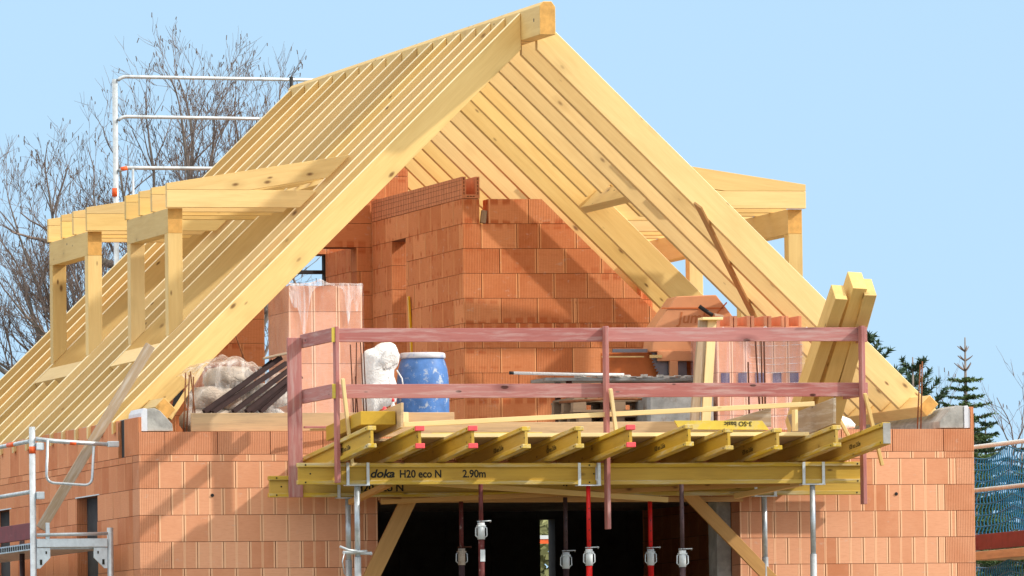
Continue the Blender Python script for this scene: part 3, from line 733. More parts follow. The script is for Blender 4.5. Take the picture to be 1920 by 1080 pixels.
for z0 in (1.04, .52): box('rail_end', (1.497, -1.612, z0), (1.529, -1.601, z0+.135), M['ply_yellow'], gr, .001)
for x0, x1, zt1, zb1, n_ in ((1.585, 1.685, .70, -.10, 'left'), (4.13, 4.22, .60, .02, 'middle'), (6.58, 6.76, .55, -.12, 'right')):
    o = beam('brace_stick', (x0, -1.66, zt1), (x1, -1.58, zb1), .03, .045, M['timber_pale'] if n_ != 'right' else M['timber'], up=(0, 1, 0))
    tag(o, 'pale wooden strut slanting down behind the %s front post of the guard rail' % n_, 'strut', 'struts at the guard rail posts')
# ---- braces and battens below the deck
o = beam('brace_board', (2.60, -.22, -.24), (2.0, -.22, -1.42), .04, .15, M['brace'], up=(1, 0, 0)); tag(o, 'broad diagonal board left, from the beam down to the grey props', 'brace board', 'diagonal brace boards')
o = beam('brace_board', (5.15, -.22, -.24), (6.30, -.22, -1.41), .04, .12, M['brace'], up=(1, 0, 0)); tag(o, 'broad diagonal board right of the dark violet prop', 'brace board', 'diagonal brace boards')
o = beam('cross_batten', (2.33, -1.15, -.235), (4.9, -.75, -.405), .05, .05, M['timber']); tag(o, 'long pale batten with red end falling to the right under the front beam', 'batten', 'battens under the long beams')
o = beam('cross_batten', (6.03, -1.15, -.265), (2.2, -.5, -.405), .05, .045, M['brace']); tag(o, 'long batten with red end on the right falling to the left under the front beam', 'batten', 'battens under the long beams')
o = beam('cross_batten', (2.28, -.12, -.375), (5.8, -.12, -.385), .05, .05, M['brace']); tag(o, 'straight brown batten closest to the wall over the garage opening', 'batten', 'battens under the long beams')
o = beam('short_batten', (2.09, -1.3, -.265), (1.95, -.35, -.40), .06, .05, M['brace']); tag(o, 'short orange-brown batten slanting back beside the left grey props', 'batten', 'battens under the long beams')
o = beam('short_batten', (6.05, -1.3, -.275), (5.70, -.25, -.36), .05, .05, M['timber']); tag(o, 'short pale batten slanting back beside the right grey props', 'batten', 'battens under the long beams')
box('batten_tip', (2.325, -1.185, -.262), (2.345, -1.12, -.208), M['cap_red'], bpy.data.objects['cross_batten'], .001)

# ---- props
def fork(x, y, z, par):
    bm = bmesh.new()
    for sx in (-.095, .095):
        for sy in (-.052, .052): bbox(bm, (x+sx, y+sy, z+.10), (.028, .007, .205))
    bbox(bm, (x, y, z-.006), (.225, .115, .010)); bevel(bm, .0015)
    return bm_obj('fork_head', bm, M['galv_lt'], par)
ZG = -4.55
PRG = 'steel props under the balcony shuttering'
def grey_prop(x, y, ztop, label):
    e = empty('steel_prop', (x, y, ZG), label, 'prop', PRG)
    fork(x, y, ztop, e)
    pipe('inner_tube', [(x, y, ztop-.012), (x, y, -.95)], .026, M['galv'], e)
    pipe('outer_tube', [(x, y, -.94), (x, y, ZG)], .032, M['galv'], e)
    return e
grey_prop(1.755, -1.45, -.270, 'front galvanised prop of the left pair with a fork head')
grey_prop(1.93, -.30, -.354, 'rear galvanised prop of the left pair with a fork head')
grey_prop(6.14, -1.37, -.282, 'front galvanised prop at the right end with a fork head')
grey_prop(5.99, -.21, -.356, 'rear galvanised prop at the right end with a fork head')
def collar_prop(x, y, ztop, zc, up_m, lo_m, label, with_fork=False, grey=False):
    e = empty('steel_prop', (x, y, ZG), label, 'prop', PRG)
    if with_fork: fork(x, y, ztop, e)
    pipe('inner_tube', [(x, y, ztop), (x, y, zc)], .021, up_m, e)
    pipe('outer_tube', [(x, y, zc-.02), (x, y, ZG)], .029, lo_m, e)
    bm = bmesh.new(); tube(bm, [(x, y, zc-.155), (x, y, zc)], .034, 14); bbox(bm, (x, y, zc-.03), (.074, .074, .012))
    bm_obj('collar', bm, M['white'] if not grey else M['sack'], e)
    for sg in (-1, 1):
        pipe('handle', [(x+sg*.03, y, zc-.035), (x+sg*.052, y-.005, zc-.05), (x+sg*.054, y-.005, zc-.12), (x+sg*.03, y, zc-.14)], .0055, M['white'] if not grey else M['galv'], e, 6)
    pipe('pin', [(x-.04, y-.01, zc+.012), (x+.03, y-.02, zc+.014), (x+.085, y-.03, zc+.016), (x+.095, y+.03, zc+.004)], .006, M['galv'] if not grey else M['rust'], e, 6)
    bm = bmesh.new()
    for i in range(5):
        zz = ztop-.22-i*.10
        if zz > zc+.05: bmesh.ops.create_cone(bm, cap_ends=True, segments=8, radius1=.006, radius2=.006, depth=.004, matrix=Matrix.Translation((x, y-.0215, zz)) @ Matrix.Rotation(math.pi/2, 4, 'X'))
    if len(bm.verts): bm_obj('pin_hole', bm, M['ink'], e)
    else: bm.free()
    return e
collar_prop(2.918, -1.5, -.275, -.63, M['maroon'], M['maroon'], 'maroon steel prop with white collar, in front of the garage opening')
e = bpy.data.objects['steel_prop.004'] if 'steel_prop.004' in bpy.data.objects else None
if e: box('sticker', (2.90, -1.5315, -.99), (2.945, -1.5285, -.88), M['white'], e, 0)
collar_prop(3.005, -.35, -.40, -.84, M['maroon'], M['purple_steel'], 'rusty maroon prop with grey collar, behind the maroon front prop', grey=True)
collar_prop(3.945, -1.5, -.285, -.88, M['red'], M['red'], 'bright red prop with white collar and fork head left of the middle guard post', True)
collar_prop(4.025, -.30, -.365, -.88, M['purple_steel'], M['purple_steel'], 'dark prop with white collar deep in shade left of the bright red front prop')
collar_prop(4.848, -.30, -.365, -.855, M['red'], M['red'], 'bright red rear prop with white collar right of the middle guard post')
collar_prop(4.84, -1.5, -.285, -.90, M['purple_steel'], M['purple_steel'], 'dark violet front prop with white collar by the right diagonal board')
# tube clamp tying the left pair
cl = empty('tube_clamp', (1.82, -1.45, -.90), 'steel clamp tying the two grey props of the left pair', 'clamp')
bm = bmesh.new()
for x, y in ((1.755, -1.45), (1.93, -.30)): pass
tube(bm, [(1.70, -1.485, -.895), (1.76, -1.49, -.89), (1.84, -1.44, -.885)], .014, 8); tube(bm, [(1.62, -1.44, -.895), (1.90, -1.40, -.905)], .016, 8)
bm_obj('jaw', bm, M['galv_lt'], cl)
pipe('lever', [(1.575, -1.50, -.84), (1.66, -1.50, -.875), (1.74, -1.50, -.885)], .011, M['galv_lt'], cl, 8)
pipe('wire_tie', [(1.62, -1.49, -.90), (1.60, -1.49, -.98), (1.62, -1.49, -1.1)], .006, M['galv'], cl, 6)

# ================================================================ THINGS ON THE TERRACE
def blocks_stack(name, x0, x1, y0, y1, z0, rows_, cols, parent, mat, label=None):
    cs = []; z = z0
    for h in rows_:
        cs.append((z, z+h, [(i*(x1-x0)/cols, (i+1)*(x1-x0)/cols, 0) for i in range(cols)])); z += h
    return wall('block', (x0, y0, 0), 'x', y1-y0, cs, [mat, M['mortar']], parent, gap=.004, jit=.001)
def wrap(x0, x1, y0, y1, z0, z1, mat, par, name='shrink_film', amp=.010, seed=0):
    bm = bmesh.new(); bbox(bm, ((x0+x1)/2, (y0+y1)/2, (z0+z1)/2), (x1-x0, y1-y0, z1-z0))
    bmesh.ops.subdivide_edges(bm, edges=bm.edges[:], cuts=14, use_grid_fill=True)
    bm.faces.ensure_lookup_table()
    bmesh.ops.delete(bm, geom=[f for f in bm.faces if f.normal.z < -.9], context='FACES')
    for v in bm.verts:
        n = noise.noise(Vector((v.co.x*5+seed, v.co.y*5, v.co.z*2.2)))
        v.co += Vector((v.co.x-(x0+x1)/2, v.co.y-(y0+y1)/2, 0)).normalized()*(amp*n+.006)
        if abs(v.co.z-z1) < 1e-3: v.co.z += .02*noise.noise(Vector((v.co.x*7+seed, v.co.y*7, 3)))+.008
    o = bm_obj(name, bm, mat, par); return o
def pallet(name, x0, x1, y0, y1, z0, label=None, cat=None, parent=None, group=None, mat=None):
    mt = mat or M['pallet']; bm = bmesh.new(); L = y1-y0; Wd = x1-x0
    for i in range(3):
        bbox(bm, ((x0+x1)/2, y0+.05+i*(L-.1)/2, z0+.011), (Wd, .10, .022))
        for j in range(3): bbox(bm, (x0+.07+j*(Wd-.14)/2, y0+.05+i*(L-.1)/2, z0+.061), (.13, .095, .078))
        bbox(bm, ((x0+x1)/2, y0+.05+i*(L-.1)/2, z0+.111), (Wd, .10, .022))
    n = 7
    for i in range(n): bbox(bm, (x0+Wd*(i+.5)/n, (y0+y1)/2, z0+.134), (Wd/n*.78, L, .022))
    bevel(bm, .002)
    o = bm_obj(name, bm, mt, parent, Matrix.Translation((x0, y0, z0)))
    if label: tag(o, label, cat, group)
    return o
# stack 1
st = empty('block_stack', (2.09, 1.7, FL), 'tall shrink-wrapped stack of clay blocks left of the white bag', 'block stack')
pallet('pallet', 1.735, 2.455, 1.3, 2.2, FL, parent=st)
blocks_stack('s', 1.735, 2.458, 1.3, 2.2, .215, [.26, .495, .495, .25], 3, st, M['brick_new'])
wrap(1.728, 2.466, 1.292, 2.21, .2, 1.722, M['film'], st)
# torn film: a thin sheet crumpled on top with two long tongues hanging down the front
bm = bmesh.new(); NX, NZ = 44, 26; topz = 1.735; gv = {}
def hang(t): return .05+.03*math.sin(t*9)+.42*math.exp(-((t-.20)/.07)**2)+.34*math.exp(-((t-.80)/.035)**2)+.20*math.exp(-((t-.92)/.05)**2)+.16*math.exp(-((t-.06)/.06)**2)
for i in range(NX+1):
    t = i/NX; x = 1.738+.72*t; pk = .05*max(0, 1-abs(t-.42)/.12)
    for j in range(NZ+1):
        f = j/NZ
        if f < .25: y = 1.46-.18*f/.25; z = topz+pk*(f/.25)+.012*noise.noise(Vector((x*9, f*9, 1)))
        else: g_ = (f-.25)/.75; y = 1.277-.012*abs(noise.noise(Vector((x*22, g_*3, 2)))); z = topz+pk*(1-g_)**3-hang(t)*g_
        gv[i, j] = bm.verts.new((x+.004*noise.noise(Vector((x*30, f*8, 5))), y, z))
for i in range(NX):
    for j in range(NZ): bm.faces.new((gv[i, j], gv[i+1, j], gv[i+1, j+1], gv[i, j+1]))
bm_obj('torn_film', bm, M['film_w'], st, smooth=True)
# stack 2, right
st = empty('block_stack', (6.38, 1.7, FL), 'wrapped stack of hollow clay blocks with open channel blocks on top, right side', 'block stack')
pallet('pallet', 5.95, 6.80, 1.3, 2.2, FL, parent=st)
blocks_stack('s', 5.95, 6.80, 1.3, 2.2, .215, [.25, .25, .16, .40], 6, st, M['brick_new'])
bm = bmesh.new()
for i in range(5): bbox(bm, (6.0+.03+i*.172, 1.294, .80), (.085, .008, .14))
bm_obj('block_opening', bm, plain('violet_opening_shade', (.10, .08, .16), .6), st)  # violet plates paint the shade inside the block openings
bm = bmesh.new()
for i in range(5):
    x = 5.955+i*.171
    for xx, w_, h, zc in ((x+.016, .032, .145, 1.348), (x+.146, .032, .145, 1.348), (x+.082, .10, .045, 1.298)):
        bbox(bm, (xx, 1.65, zc), (w_, .7, h))
bevel(bm, .003); bm_obj('channel_block', bm, plain('pale_clay', (.70, .30, .17), .85, 0, .12, 8), st)
wrap(5.942, 6.812, 1.288, 2.21, .2, 1.27, M['film2'], st, amp=.014, seed=9)
bm = bmesh.new()
for i in range(3):
    t = [(5.95+.3*i+.06*j, 1.27, 1.275+.035*math.sin(j*2.3+i)*(j % 2)) for j in range(6)]
    tube(bm, t, .012, 5)
bm_obj('film_fold', bm, M['cloth'], st)
# strip lines on film
bm = bmesh.new()
for i in range(9):
    z = .35+i*.10+random.uniform(-.03, .03); x0 = 6.15+random.uniform(0, .2)
    tube(bm, [(x0, 1.277, z), (6.45, 1.273, z-.012), (6.80, 1.277, z+.004)], .0035, 4)
bm_obj('film_crease', bm, M['film_w'], st)
# white plastic sheet behind the right stack
bm = bmesh.new()
for i in range(9):
    for j in range(9):
        pass
g_ = [[bm.verts.new((6.78+.02*i+.03*math.sin(j*1.3+i), 1.9+.05*i, .5+.08*j+.01*math.sin(i*3))) for i in range(8)] for j in range(9)]
for j in range(8):
    for i in range(7): bm.faces.new((g_[j][i], g_[j][i+1], g_[j+1][i+1], g_[j+1][i]))
o = bm_obj('plastic_sheet', bm, M['cloth'], None, smooth=True); tag(o, 'white plastic sheet hanging behind the right block stack', 'plastic sheet')
# blue drum
dr = empty('blue_drum', (3.10, 1.55, FL), 'blue plastic drum with pale lid ring, splashed with mortar', 'drum')
prof = [(.215, 0), (.235, .02), (.247, .12), (.252, .30), (.252, .60), (.248, .74), (.236, .83), (.218, .895), (.205, .925), (.205, .935)]
lathe('body', [(a, b*1.0) for a, b in prof], (3.10, 1.55, FL+.03), M['blue'], dr)
lathe('lid_ring', [(.20, .928), (.218, .93), (.222, .945), (.218, .975), (.205, .985), (.12, .98)], (3.10, 1.55, FL+.03), M['bluerim'], dr)
# white big bag
def blob(name, prof, c, mat, label, cat, amp=.05, seed=0, sx=1, sy=1, freq=3.5, parent=None, seg=36):
    bm = bmesh.new(); rings = []
    for r, z in prof:
        ring = []
        for k in range(seg):
            a = 2*math.pi*k/seg; d = Vector((math.cos(a), math.sin(a), z*2))
            n = noise.noise(d*freq*.5+Vector((seed, 0, 0)))*amp+noise.noise(d*freq*1.7+Vector((seed, 5, 0)))*amp*.4
            rr_ = max(.002, r+n*min(1, r*6))
            ring.append(bm.verts.new((c[0]+rr_*math.cos(a)*sx, c[1]+rr_*math.sin(a)*sy, c[2]+z+n*.3)))
        rings.append(ring)
    for i in range(len(prof)-1):
        for k in range(seg): bm.faces.new((rings[i][k], rings[i][(k+1) % seg], rings[i+1][(k+1) % seg], rings[i+1][k])).smooth = True
    bm.faces.new(rings[0]); bm.faces.new(rings[-1])
    o = bm_obj(name, bm, mat, parent, Matrix.Translation(c))
    if label: tag(o, label, cat)
    return o
def puffy(name, outline, y, depth, mat, parent=None, step=.022, seed=0, rough=.012):
    def inside(u, v):
        c = False; n = len(outline)
        for i in range(n):
            a, b_ = outline[i], outline[i-1]
            if (a[1] > v) != (b_[1] > v) and u < (b_[0]-a[0])*(v-a[1])/(b_[1]-a[1])+a[0]: c = not c
        return c
    def dist(u, v):
        m = 9
        for i in range(len(outline)):
            a, b_ = Vector(outline[i]), Vector(outline[i-1]); ab = b_-a; t = max(0, min(1, (Vector((u, v))-a).dot(ab)/ab.length_squared)); m = min(m, (a+ab*t-Vector((u, v))).length)
        return m
    us = [p[0] for p in outline]; vs = [p[1] for p in outline]
    bm = bmesh.new(); g = {}
    nu = int((max(us)-min(us))/step)+3; nv = int((max(vs)-min(vs))/step)+3
    def near(u, v):
        best = None; m = 9
        for i in range(len(outline)):
            a, b_ = Vector(outline[i]), Vector(outline[i-1]); ab = b_-a; t = max(0, min(1, (Vector((u, v))-a).dot(ab)/ab.length_squared)); q = a+ab*t
            d = (q-Vector((u, v))).length
            if d < m: m = d; best = q
        return best
    for sg in (-1, 1):
        for i in range(nu):
            for j in range(nv):
                u = min(us)-step+i*step; v = min(vs)-step+j*step; ins = inside(u, v)
                if not ins and dist(u, v) > step*1.1: continue
                if not ins: q = near(u, v); u, v = q.x, q.y; d = 0
                else: d = dist(u, v)
                f = noise.noise(Vector((u*9+seed, v*5, sg)))*rough*2+abs(noise.noise(Vector((u*16-v*9+seed, v*6, 4))))*rough*1.6
                g[(sg, i, j)] = bm.verts.new((u, y+sg*(depth*(1-math.exp(-d/.06))+f*(d > 0)), v))
        for i in range(nu-1):
            for j in range(nv-1):
                k = [(sg, i, j), (sg, i+1, j), (sg, i+1, j+1), (sg, i, j+1)]; k = [g[q] for q in k if q in g]
                if len(k) >= 3:
                    try: bm.faces.new(k if sg < 0 else k[::-1])
                    except ValueError: pass
    bmesh.ops.remove_doubles(bm, verts=bm.verts[:], dist=.002)
    return bm_obj(name, bm, mat, parent, Matrix.Translation((us[0], y, vs[0])), smooth=True)
bb = empty('big_bag', (2.65, 1.4, FL), 'half-empty white fabric sack slumped between the wrapped blocks and the drum', 'sack')
puffy('body', [(2.455, 1.067), (2.497, 1.102), (2.56, 1.118), (2.60, 1.150), (2.64, 1.168), (2.733, 1.173), (2.775, 1.150), (2.80, 1.10), (2.814, 1.036), (2.800, .945), (2.765, .924), (2.759, .85), (2.79, .76), (2.80, .70), (2.778, .60), (2.70, .56), (2.62, .53), (2.56, .48), (2.50, .47), (2.455, .54), (2.435, .645), (2.445, .85)], 1.3, .13, M['cloth'], bb)
puffy('fold', [(2.58, .98), (2.66, 1.10), (2.74, 1.13), (2.79, 1.05), (2.78, .96), (2.70, .93), (2.64, .90)], 1.18, .05, M['cloth'], bb, seed=4)
pipe('strap', [(2.755, 1.16, .90), (2.80, 1.14, .82), (2.815, 1.14, .72), (2.77, 1.14, .69), (2.80, 1.14, .66)], .007, M['cloth'], bb, 6)
# small bottle between bag and drum
o = lathe('glue_bottle', [(.03, 0), (.032, .10), (.02, .13), (.012, .15), (.012, .17)], (2.52, .32, .40), M['cloth'], None, 16); tag(o, 'small white bottle with red cap behind the smeared upright board', 'bottle')
lathe('cap', [(.014, .165), (.014, .19), (.004, .2)], (2.52, .32, .40), M['cap_red'], o, 12)
o = lathe('glue_bottle', [(.026, 0), (.028, .06), (.02, .085), (.01, .10)], (2.44, .34, .42), M['cap_red'], None, 16); tag(o, 'small red topped bottle lying left of the white bottle', 'bottle')
# sacks on the left with steel profiles
sp = empty('sack_pile', (.95, .9, FL), 'pile of pale sacks under clear film behind the parapet on the left', 'sacks')
for i, (x, y, z, sx_, mt) in enumerate([(.88, .8, FL, 1.4, 'sack'), (1.35, .85, FL, 1.2, 'sack2'), (.86, .8, FL+.22, 1.3, 'sack'), (1.32, .9, FL+.24, 1.15, 'sack2'), (.92, .85, FL+.44, 1.2, 'sack'), (1.38, .9, FL+.46, 1.0, 'sack2'), (1.05, .9, FL+.62, .95, 'sack')]):
    blob('sack', [(.10, .0), (.20, .02), (.235, .09), (.23, .16), (.18, .215), (.05, .235)], (x, y, z), M[mt], None, None, .05, i*3.1, sx_, 1.6, parent=sp, freq=4.5)
bm = bmesh.new(); gv = {}
for i in range(41):
    for j in range(31):
        u = i/40; v = j/30; x = .58+1.04*u
        hgt = .80+.16*math.sin(math.pi*min(1, u*1.15))+.05*noise.noise(Vector((u*7, 2, 1)))
        if v < .6: f = v/.6; y = .56-.02*f+.03*noise.noise(Vector((x*6, f*5, 3))); z = .36+(hgt-.36)*f
        else: f = (v-.6)/.4; y = .56+.75*f; z = hgt+.06*math.sin(f*3)-.03*f+.04*noise.noise(Vector((x*7, f*6, 9)))
        gv[i, j] = bm.verts.new((x+.015*noise.noise(Vector((x*12, v*14, 7))), y, z+.02*noise.noise(Vector((x*14, v*10, 5)))))
for i in range(40):
    for j in range(30): bm.faces.new((gv[i, j], gv[i+1, j], gv[i+1, j+1], gv[i, j+1]))
bm_obj('film', bm, film('sack_film', .30, (.86, .78, .72)), sp, smooth=True)
pr = [((.70, .30, .46), (1.50, .55, .98)), ((.78, .28, .455), (1.55, .5, .93)), ((.98, .30, .46), (1.62, .5, .90)), ((1.10, .28, .46), (1.66, .5, .86)), ((1.24, .3, .46), (1.66, .45, .80)), ((.74, .33, .46), (1.44, .6, .95)), ((1.16, .33, .46), (1.68, .5, .80))]
for i, (a, b_) in enumerate(pr):
    bm = bmesh.new(); A = Vector(a); B = Vector(b_); Mx = frame(A, B-A); L = (B-A).length
    for c, s in (((L/2, 0, 0), (L, .045, .006)), ((L/2, .021, .018), (L, .005, .038)), ((L/2, -.021, .018), (L, .005, .038))): bbox(bm, c, s)
    me = bpy.data.meshes.new('steel_profile'); bm.to_mesh(me); bm.free()
    o = link('steel_profile', me, M['brownsteel'], None, Mx)
    tag(o, ['upper left', 'second', 'middle', 'fourth', 'lower right short', 'rearmost', 'lowest'][i]+' dark brown steel channel leaning over the sack pile', 'steel channel', 'dark steel channels leaning on the sacks')
o = beam('board_scrap', (1.32, .55, .985), (1.62, .5, 1.05), .15, .02, M['timber_old']); tag(o, 'short weathered board lying on top of the steel channels', 'board')
o = pipe('thin_rod', [(1.14, 1.2, 1.40), (1.30, 1.2, .95)], .008, M['rust_lt']); tag(o, 'thin rusty rod leaning against the dark brick wall behind the sacks', 'rod')
o = beam('black_profile', (.82, 2.2, .60), (.98, 2.4, 1.12), .06, .05, M['black']); tag(o, 'black profile standing behind the front left rafter', 'profile')
o = beam('foot_brace', (.44, .7, .42), (.78, .8, .90), .04, .07, M['timber'], up=(0, 1, 0)); tag(o, 'short pale strut at the foot of the front left rafter', 'strut')
# spirit level leaning in the doorway
o = beam('spirit_level', (4.50, 7.93, 1.20), (4.47, 7.94, 1.95), .022, .05, M['spirit'], up=(0, 1, 0)); tag(o, 'yellow spirit level leaning beside the doorway of the partition', 'spirit level')
o = beam('wood_wedge', (4.72, 5.7, 2.57), (4.74, 5.72, 2.70), .06, .03, M['timber_old'], up=(0, 1, 0)); tag(o, 'small dark wood piece on the inner wall between the channel block and the top course', 'wood piece')

# ---- rebars
def rebar(pts, mat, label, r=.007):
    bm = bmesh.new(); tube(bm, pts, r, 6); o = bm_obj('rebar', bm, mat, None, frame(pts[0], Vector(pts[-1])-Vector(pts[0]), (0, 1, 0))); tag(o, label, 'rebar', 'reinforcing bars standing up from the concrete'); return o
for i, (xa, xb, zt1, lab) in enumerate([(.47, .50, .84, 'rust brown rebar at the left parapet end, straight leftmost one'), (.50, .535, .82, 'rust brown rebar at the left parapet end, leaning to the right'), (.60, .545, .85, 'rust brown rebar at the left parapet end, front one leaning left'), (.555, .575, .80, 'rust brown rebar at the left parapet end, short second from right')]):
    rebar([(xa, .2, .27), ((xa+xb)/2+.004, .2, .55), (xb, .2, zt1)], M['rust_lt'], lab)
for i, (xa, xb, zt1, lab) in enumerate([(7.625, 7.665, .90, 'rust brown rebar at the right parapet end, left one'), (7.66, 7.685, .93, 'rust brown rebar at the right parapet end, right one')]):
    rebar([(xa, .2, .27), ((xa+xb)/2, .2, .6), (xb, .2, zt1)], M['rust_lt'], lab)
for i, (x, zt1, lab) in enumerate([(2.085, 1.10, 'dark rebar left of the group in front of the tall block stack'), (2.13, .80, 'short dark rebar in the group in front of the tall block stack'), (2.145, 1.12, 'long dark rebar in the middle of the group in front of the tall block stack'), (2.185, 1.12, 'dark rebar second from right in front of the tall block stack'), (2.21, 1.15, 'dark rebar at the right of the group in front of the tall block stack')]):
    rebar([(x+.03, .2, .27), (x, .2, zt1)] if i != 2 else [(x-.02, .2, .27), (x, .2, zt1)], M['rust'], lab, .006)
for i, (x, xt, zt1, lab) in enumerate([(5.98, 5.975, .93, 'short dark rebar in front of the right block stack'), (6.10, 6.05, 1.13, 'dark rebar leaning left in front of the right block stack'), (6.115, 6.105, 1.14, 'upright dark rebar in front of the right block stack, second from right'), (6.14, 6.135, 1.15, 'upright dark rebar in front of the right block stack, rightmost')]):
    rebar([(x, .25, .27), ((x+xt)/2, .25, .6), (xt, .25, zt1)], M['rust'], lab, .0085)

# ---- leaning timbers
LG = 'roof timbers leaning behind the guard rail'
def lean(name, x0, z0, x1, z1, y0, y1, w_, h, mat, label, up=(0, 1, .25)):
    o = beam(name, (x0, y0, z0), (x1, y1, z1), w_, h, mat, up=up); tag(o, label, 'timber', LG); return o
def lean2(x0, x1, y0, y1, z1, w_, h, mat, label):
    o = beam('roof_beam', (x0, y0+.75*h/2, .20+.66*h/2), (x1, y1+.75*h/2, z1+.66*h/2), w_, h, mat, up=(0, .75, .66)); tag(o, label, 'timber', LG)
lean2(6.404, 6.539, -.54, -1.70, 1.528, .14, .25, M['timber'], 'tallest thick roof beam tilting out over the right end of the rail')
lean2(6.570, 6.640, -.51, -1.70, 1.468, .12, .24, M['timber'], 'thick roof beam right of and slightly behind the tallest one')
lean2(6.225, 6.357, -.49, -1.70, 1.433, .12, .20, M['timber'], 'paler shorter roof beam left of the tallest one')
lean('scaffold_plank', 5.255, .22, 5.395, 1.30, -.40, -.28, .085, .05, M['timber_old'], 'grey weathered board leaning in front of the saw', up=(0, 1, 0))
lean('scaffold_plank', 5.36, .22, 5.475, 1.30, -.42, -.30, .085, .05, M['timber_pale'], 'pale yellow board leaning beside the grey one, right of the saw', up=(0, 1, 0))
o = box('wood_offcut', (5.36, -.40, 1.30), (5.56, -.22, 1.325), M['timber_pale']); tag(o, 'pale flat offcut lying on the leaning boards', 'offcut')
o = beam('corner_strut', (6.62, -.25, .55), (6.83, -.2, .20), .03, .05, M['timber'], up=(0, 1, 0)); tag(o, 'short brown strut slanting down at the right deck corner', 'strut')
o = blob('plastic_bag', [(.01, 0), (.12, .01), (.14, .05), (.10, .10), (.04, .13)], (6.85, .3, .28), M['cloth'], 'crumpled white plastic bag at the right deck corner', 'plastic bag', .08, 21, 1.3, 1)

# ---- block saw "Jumbo" with table
YS = 2.3
sw = empty('block_saw', (6.0, YS, FL), 'orange block saw with a sloping hood marked Jumbo behind the guard rail', 'saw')
hood = prism('hood', [(5.56, 1.12), (5.60, 1.37), (5.82, 1.66), (6.22, 1.675), (6.42, 1.42), (6.42, 1.12)], YS, YS+.35, M['saw_orange'], sw, (1, 0, 0), bev=.008)
lettering('Jumbo', .155, (5.83, YS-.003, 1.40), (1, 0, .03), (0, 0, 1), plain('embossed_letter', (.45, .15, .05), .6), sw, shear=.22, bold=.002)
bm = bmesh.new(); bbox(bm, (5.98, YS-.004, 1.545), (.62, .012, .012)); bbox(bm, (6.25, YS-.004, 1.52), (.012, .012, .22), R=Matrix.Rotation(.75, 3, 'Y')); bm_obj('seam', bm, M['saw_orange_dk'], sw)
box('frame_bar', (5.62, YS-.02, 1.03), (6.25, YS+.02, 1.13), M['saw_orange'], sw, .005)
box('frame_bar', (5.20, YS+.1, 1.12), (5.55, YS+.13, 1.155), M['blade'], sw, .002)
box('leg', (5.74, YS-.03, .85), (5.82, YS+.03, 1.03), M['saw_orange'], sw, .004)
box('rear_panel', (5.10, YS+.16, .80), (6.3, YS+.19, 1.12), M['saw_orange_dk'], sw, .004)
bm = bmesh.new(); bbox(bm, (5.30, YS+.10, 1.078), (.42, .02, .012)); bbox(bm, (5.60, YS-.02, 1.075), (.12, .03, .03)); bm_obj('guide_rail', bm, M['timber'], sw)
# toothed blade
bm = bmesh.new(); pts = []
cx, cz, R0 = 5.93, 1.12, .36
for i in range(72):
    a = math.radians(180+90*i/71*1.0); r = R0*(1.0 if i % 4 < 2 else .945); pts.append((cx+r*math.cos(a), cz+r*math.sin(a)))
pts.append((cx, cz))
prism('blade', pts, YS+.06, YS+.068, M['blade'], sw, (1, 0, 0), bev=0)
pipe('handle', [(6.02, YS-.10, 1.56), (6.10, YS-.12, 1.50), (6.15, YS-.12, 1.47)], .020, M['black'], sw)
o = prism('mortar_trowel', [(6.16, 1.49), (6.25, 1.47), (6.29, 1.40), (6.31, 1.31), (6.24, 1.33), (6.18, 1.42)], YS-.14, YS-.12, M['timber_old'], sw, (1, 0, 0), bev=.002); o.name = 'lever'
tb = empty('work_table', (5.2, YS, FL), 'low work table crusted with mortar below the saw blade', 'table')
bm = bmesh.new(); bbox(bm, (5.30, YS, .845), (1.75, .6, .03)); bm_obj('table_top', bm, M['grey_tub'], tb)
bm = bmesh.new()
for i in range(26):
    x = 4.75+i*.055; bbox(bm, (x, YS-.28+.02*math.sin(i), .866+.008*math.sin(i*2.2)), (.06, .05, .02+.012*math.sin(i*1.7)))
bevel(bm, .003); bm_obj('mortar_crust', bm, M['sack2'], tb)
for x in (4.65, 5.95):
    box('leg', (x, YS-.25, FL), (x+.05, YS-.2, .83), M['rust'], tb); box('leg', (x, YS+.2, FL), (x+.05, YS+.25, .83), M['rust'], tb)
o = pipe('white_pipe', [(4.10, YS-.32, .905), (4.75, YS-.32, .888), (5.2, YS-.32, .885)], .015, M['cloth']); tag(o, 'thin white pipe lying on the work table, black tip on the left', 'pipe')
pipe('tip', [(4.06, YS-.32, .906), (4.10, YS-.32, .905)], .016, M['black'], o)
pallet('wood_pallet', 4.62, 5.42, 1.6, 2.4, FL, 'dark wooden pallet, lowest of the pile under the work table', 'pallet', group='pallets under the work table')
pallet('wood_pallet', 4.60, 5.45, 1.58, 2.4, FL+.148, 'dark wooden pallet, second from the bottom under the work table', 'pallet', group='pallets under the work table')
pallet('wood_pallet', 4.64, 5.44, 1.6, 2.4, FL+.296, 'dark wooden pallet, third from the bottom under the work table', 'pallet', group='pallets under the work table')
pallet('wood_pallet', 4.58, 5.50, 1.56, 2.42, FL+.444, 'dark wooden pallet, topmost of the pile under the work table', 'pallet', group='pallets under the work table')
bm = bmesh.new(); v = bbox(bm, (5.56, 1.45, .42), (.66, .5, .50)); bevel(bm, .03); o = bm_obj('mortar_tub', bm, M['grey_tub'], None, Matrix.Translation((5.5, 1.4, .1))); tag(o, 'grey dented steel tub in front of the work table', 'tub')
o = pipe('bent_bar', [(4.42, 1.45, .60), (4.9, 1.42, .63), (5.35, 1.42, .625), (5.5, 1.42, .645)], .013, M['rust_lt']); tag(o, 'rusty bar lying across the pallet pile', 'bar')

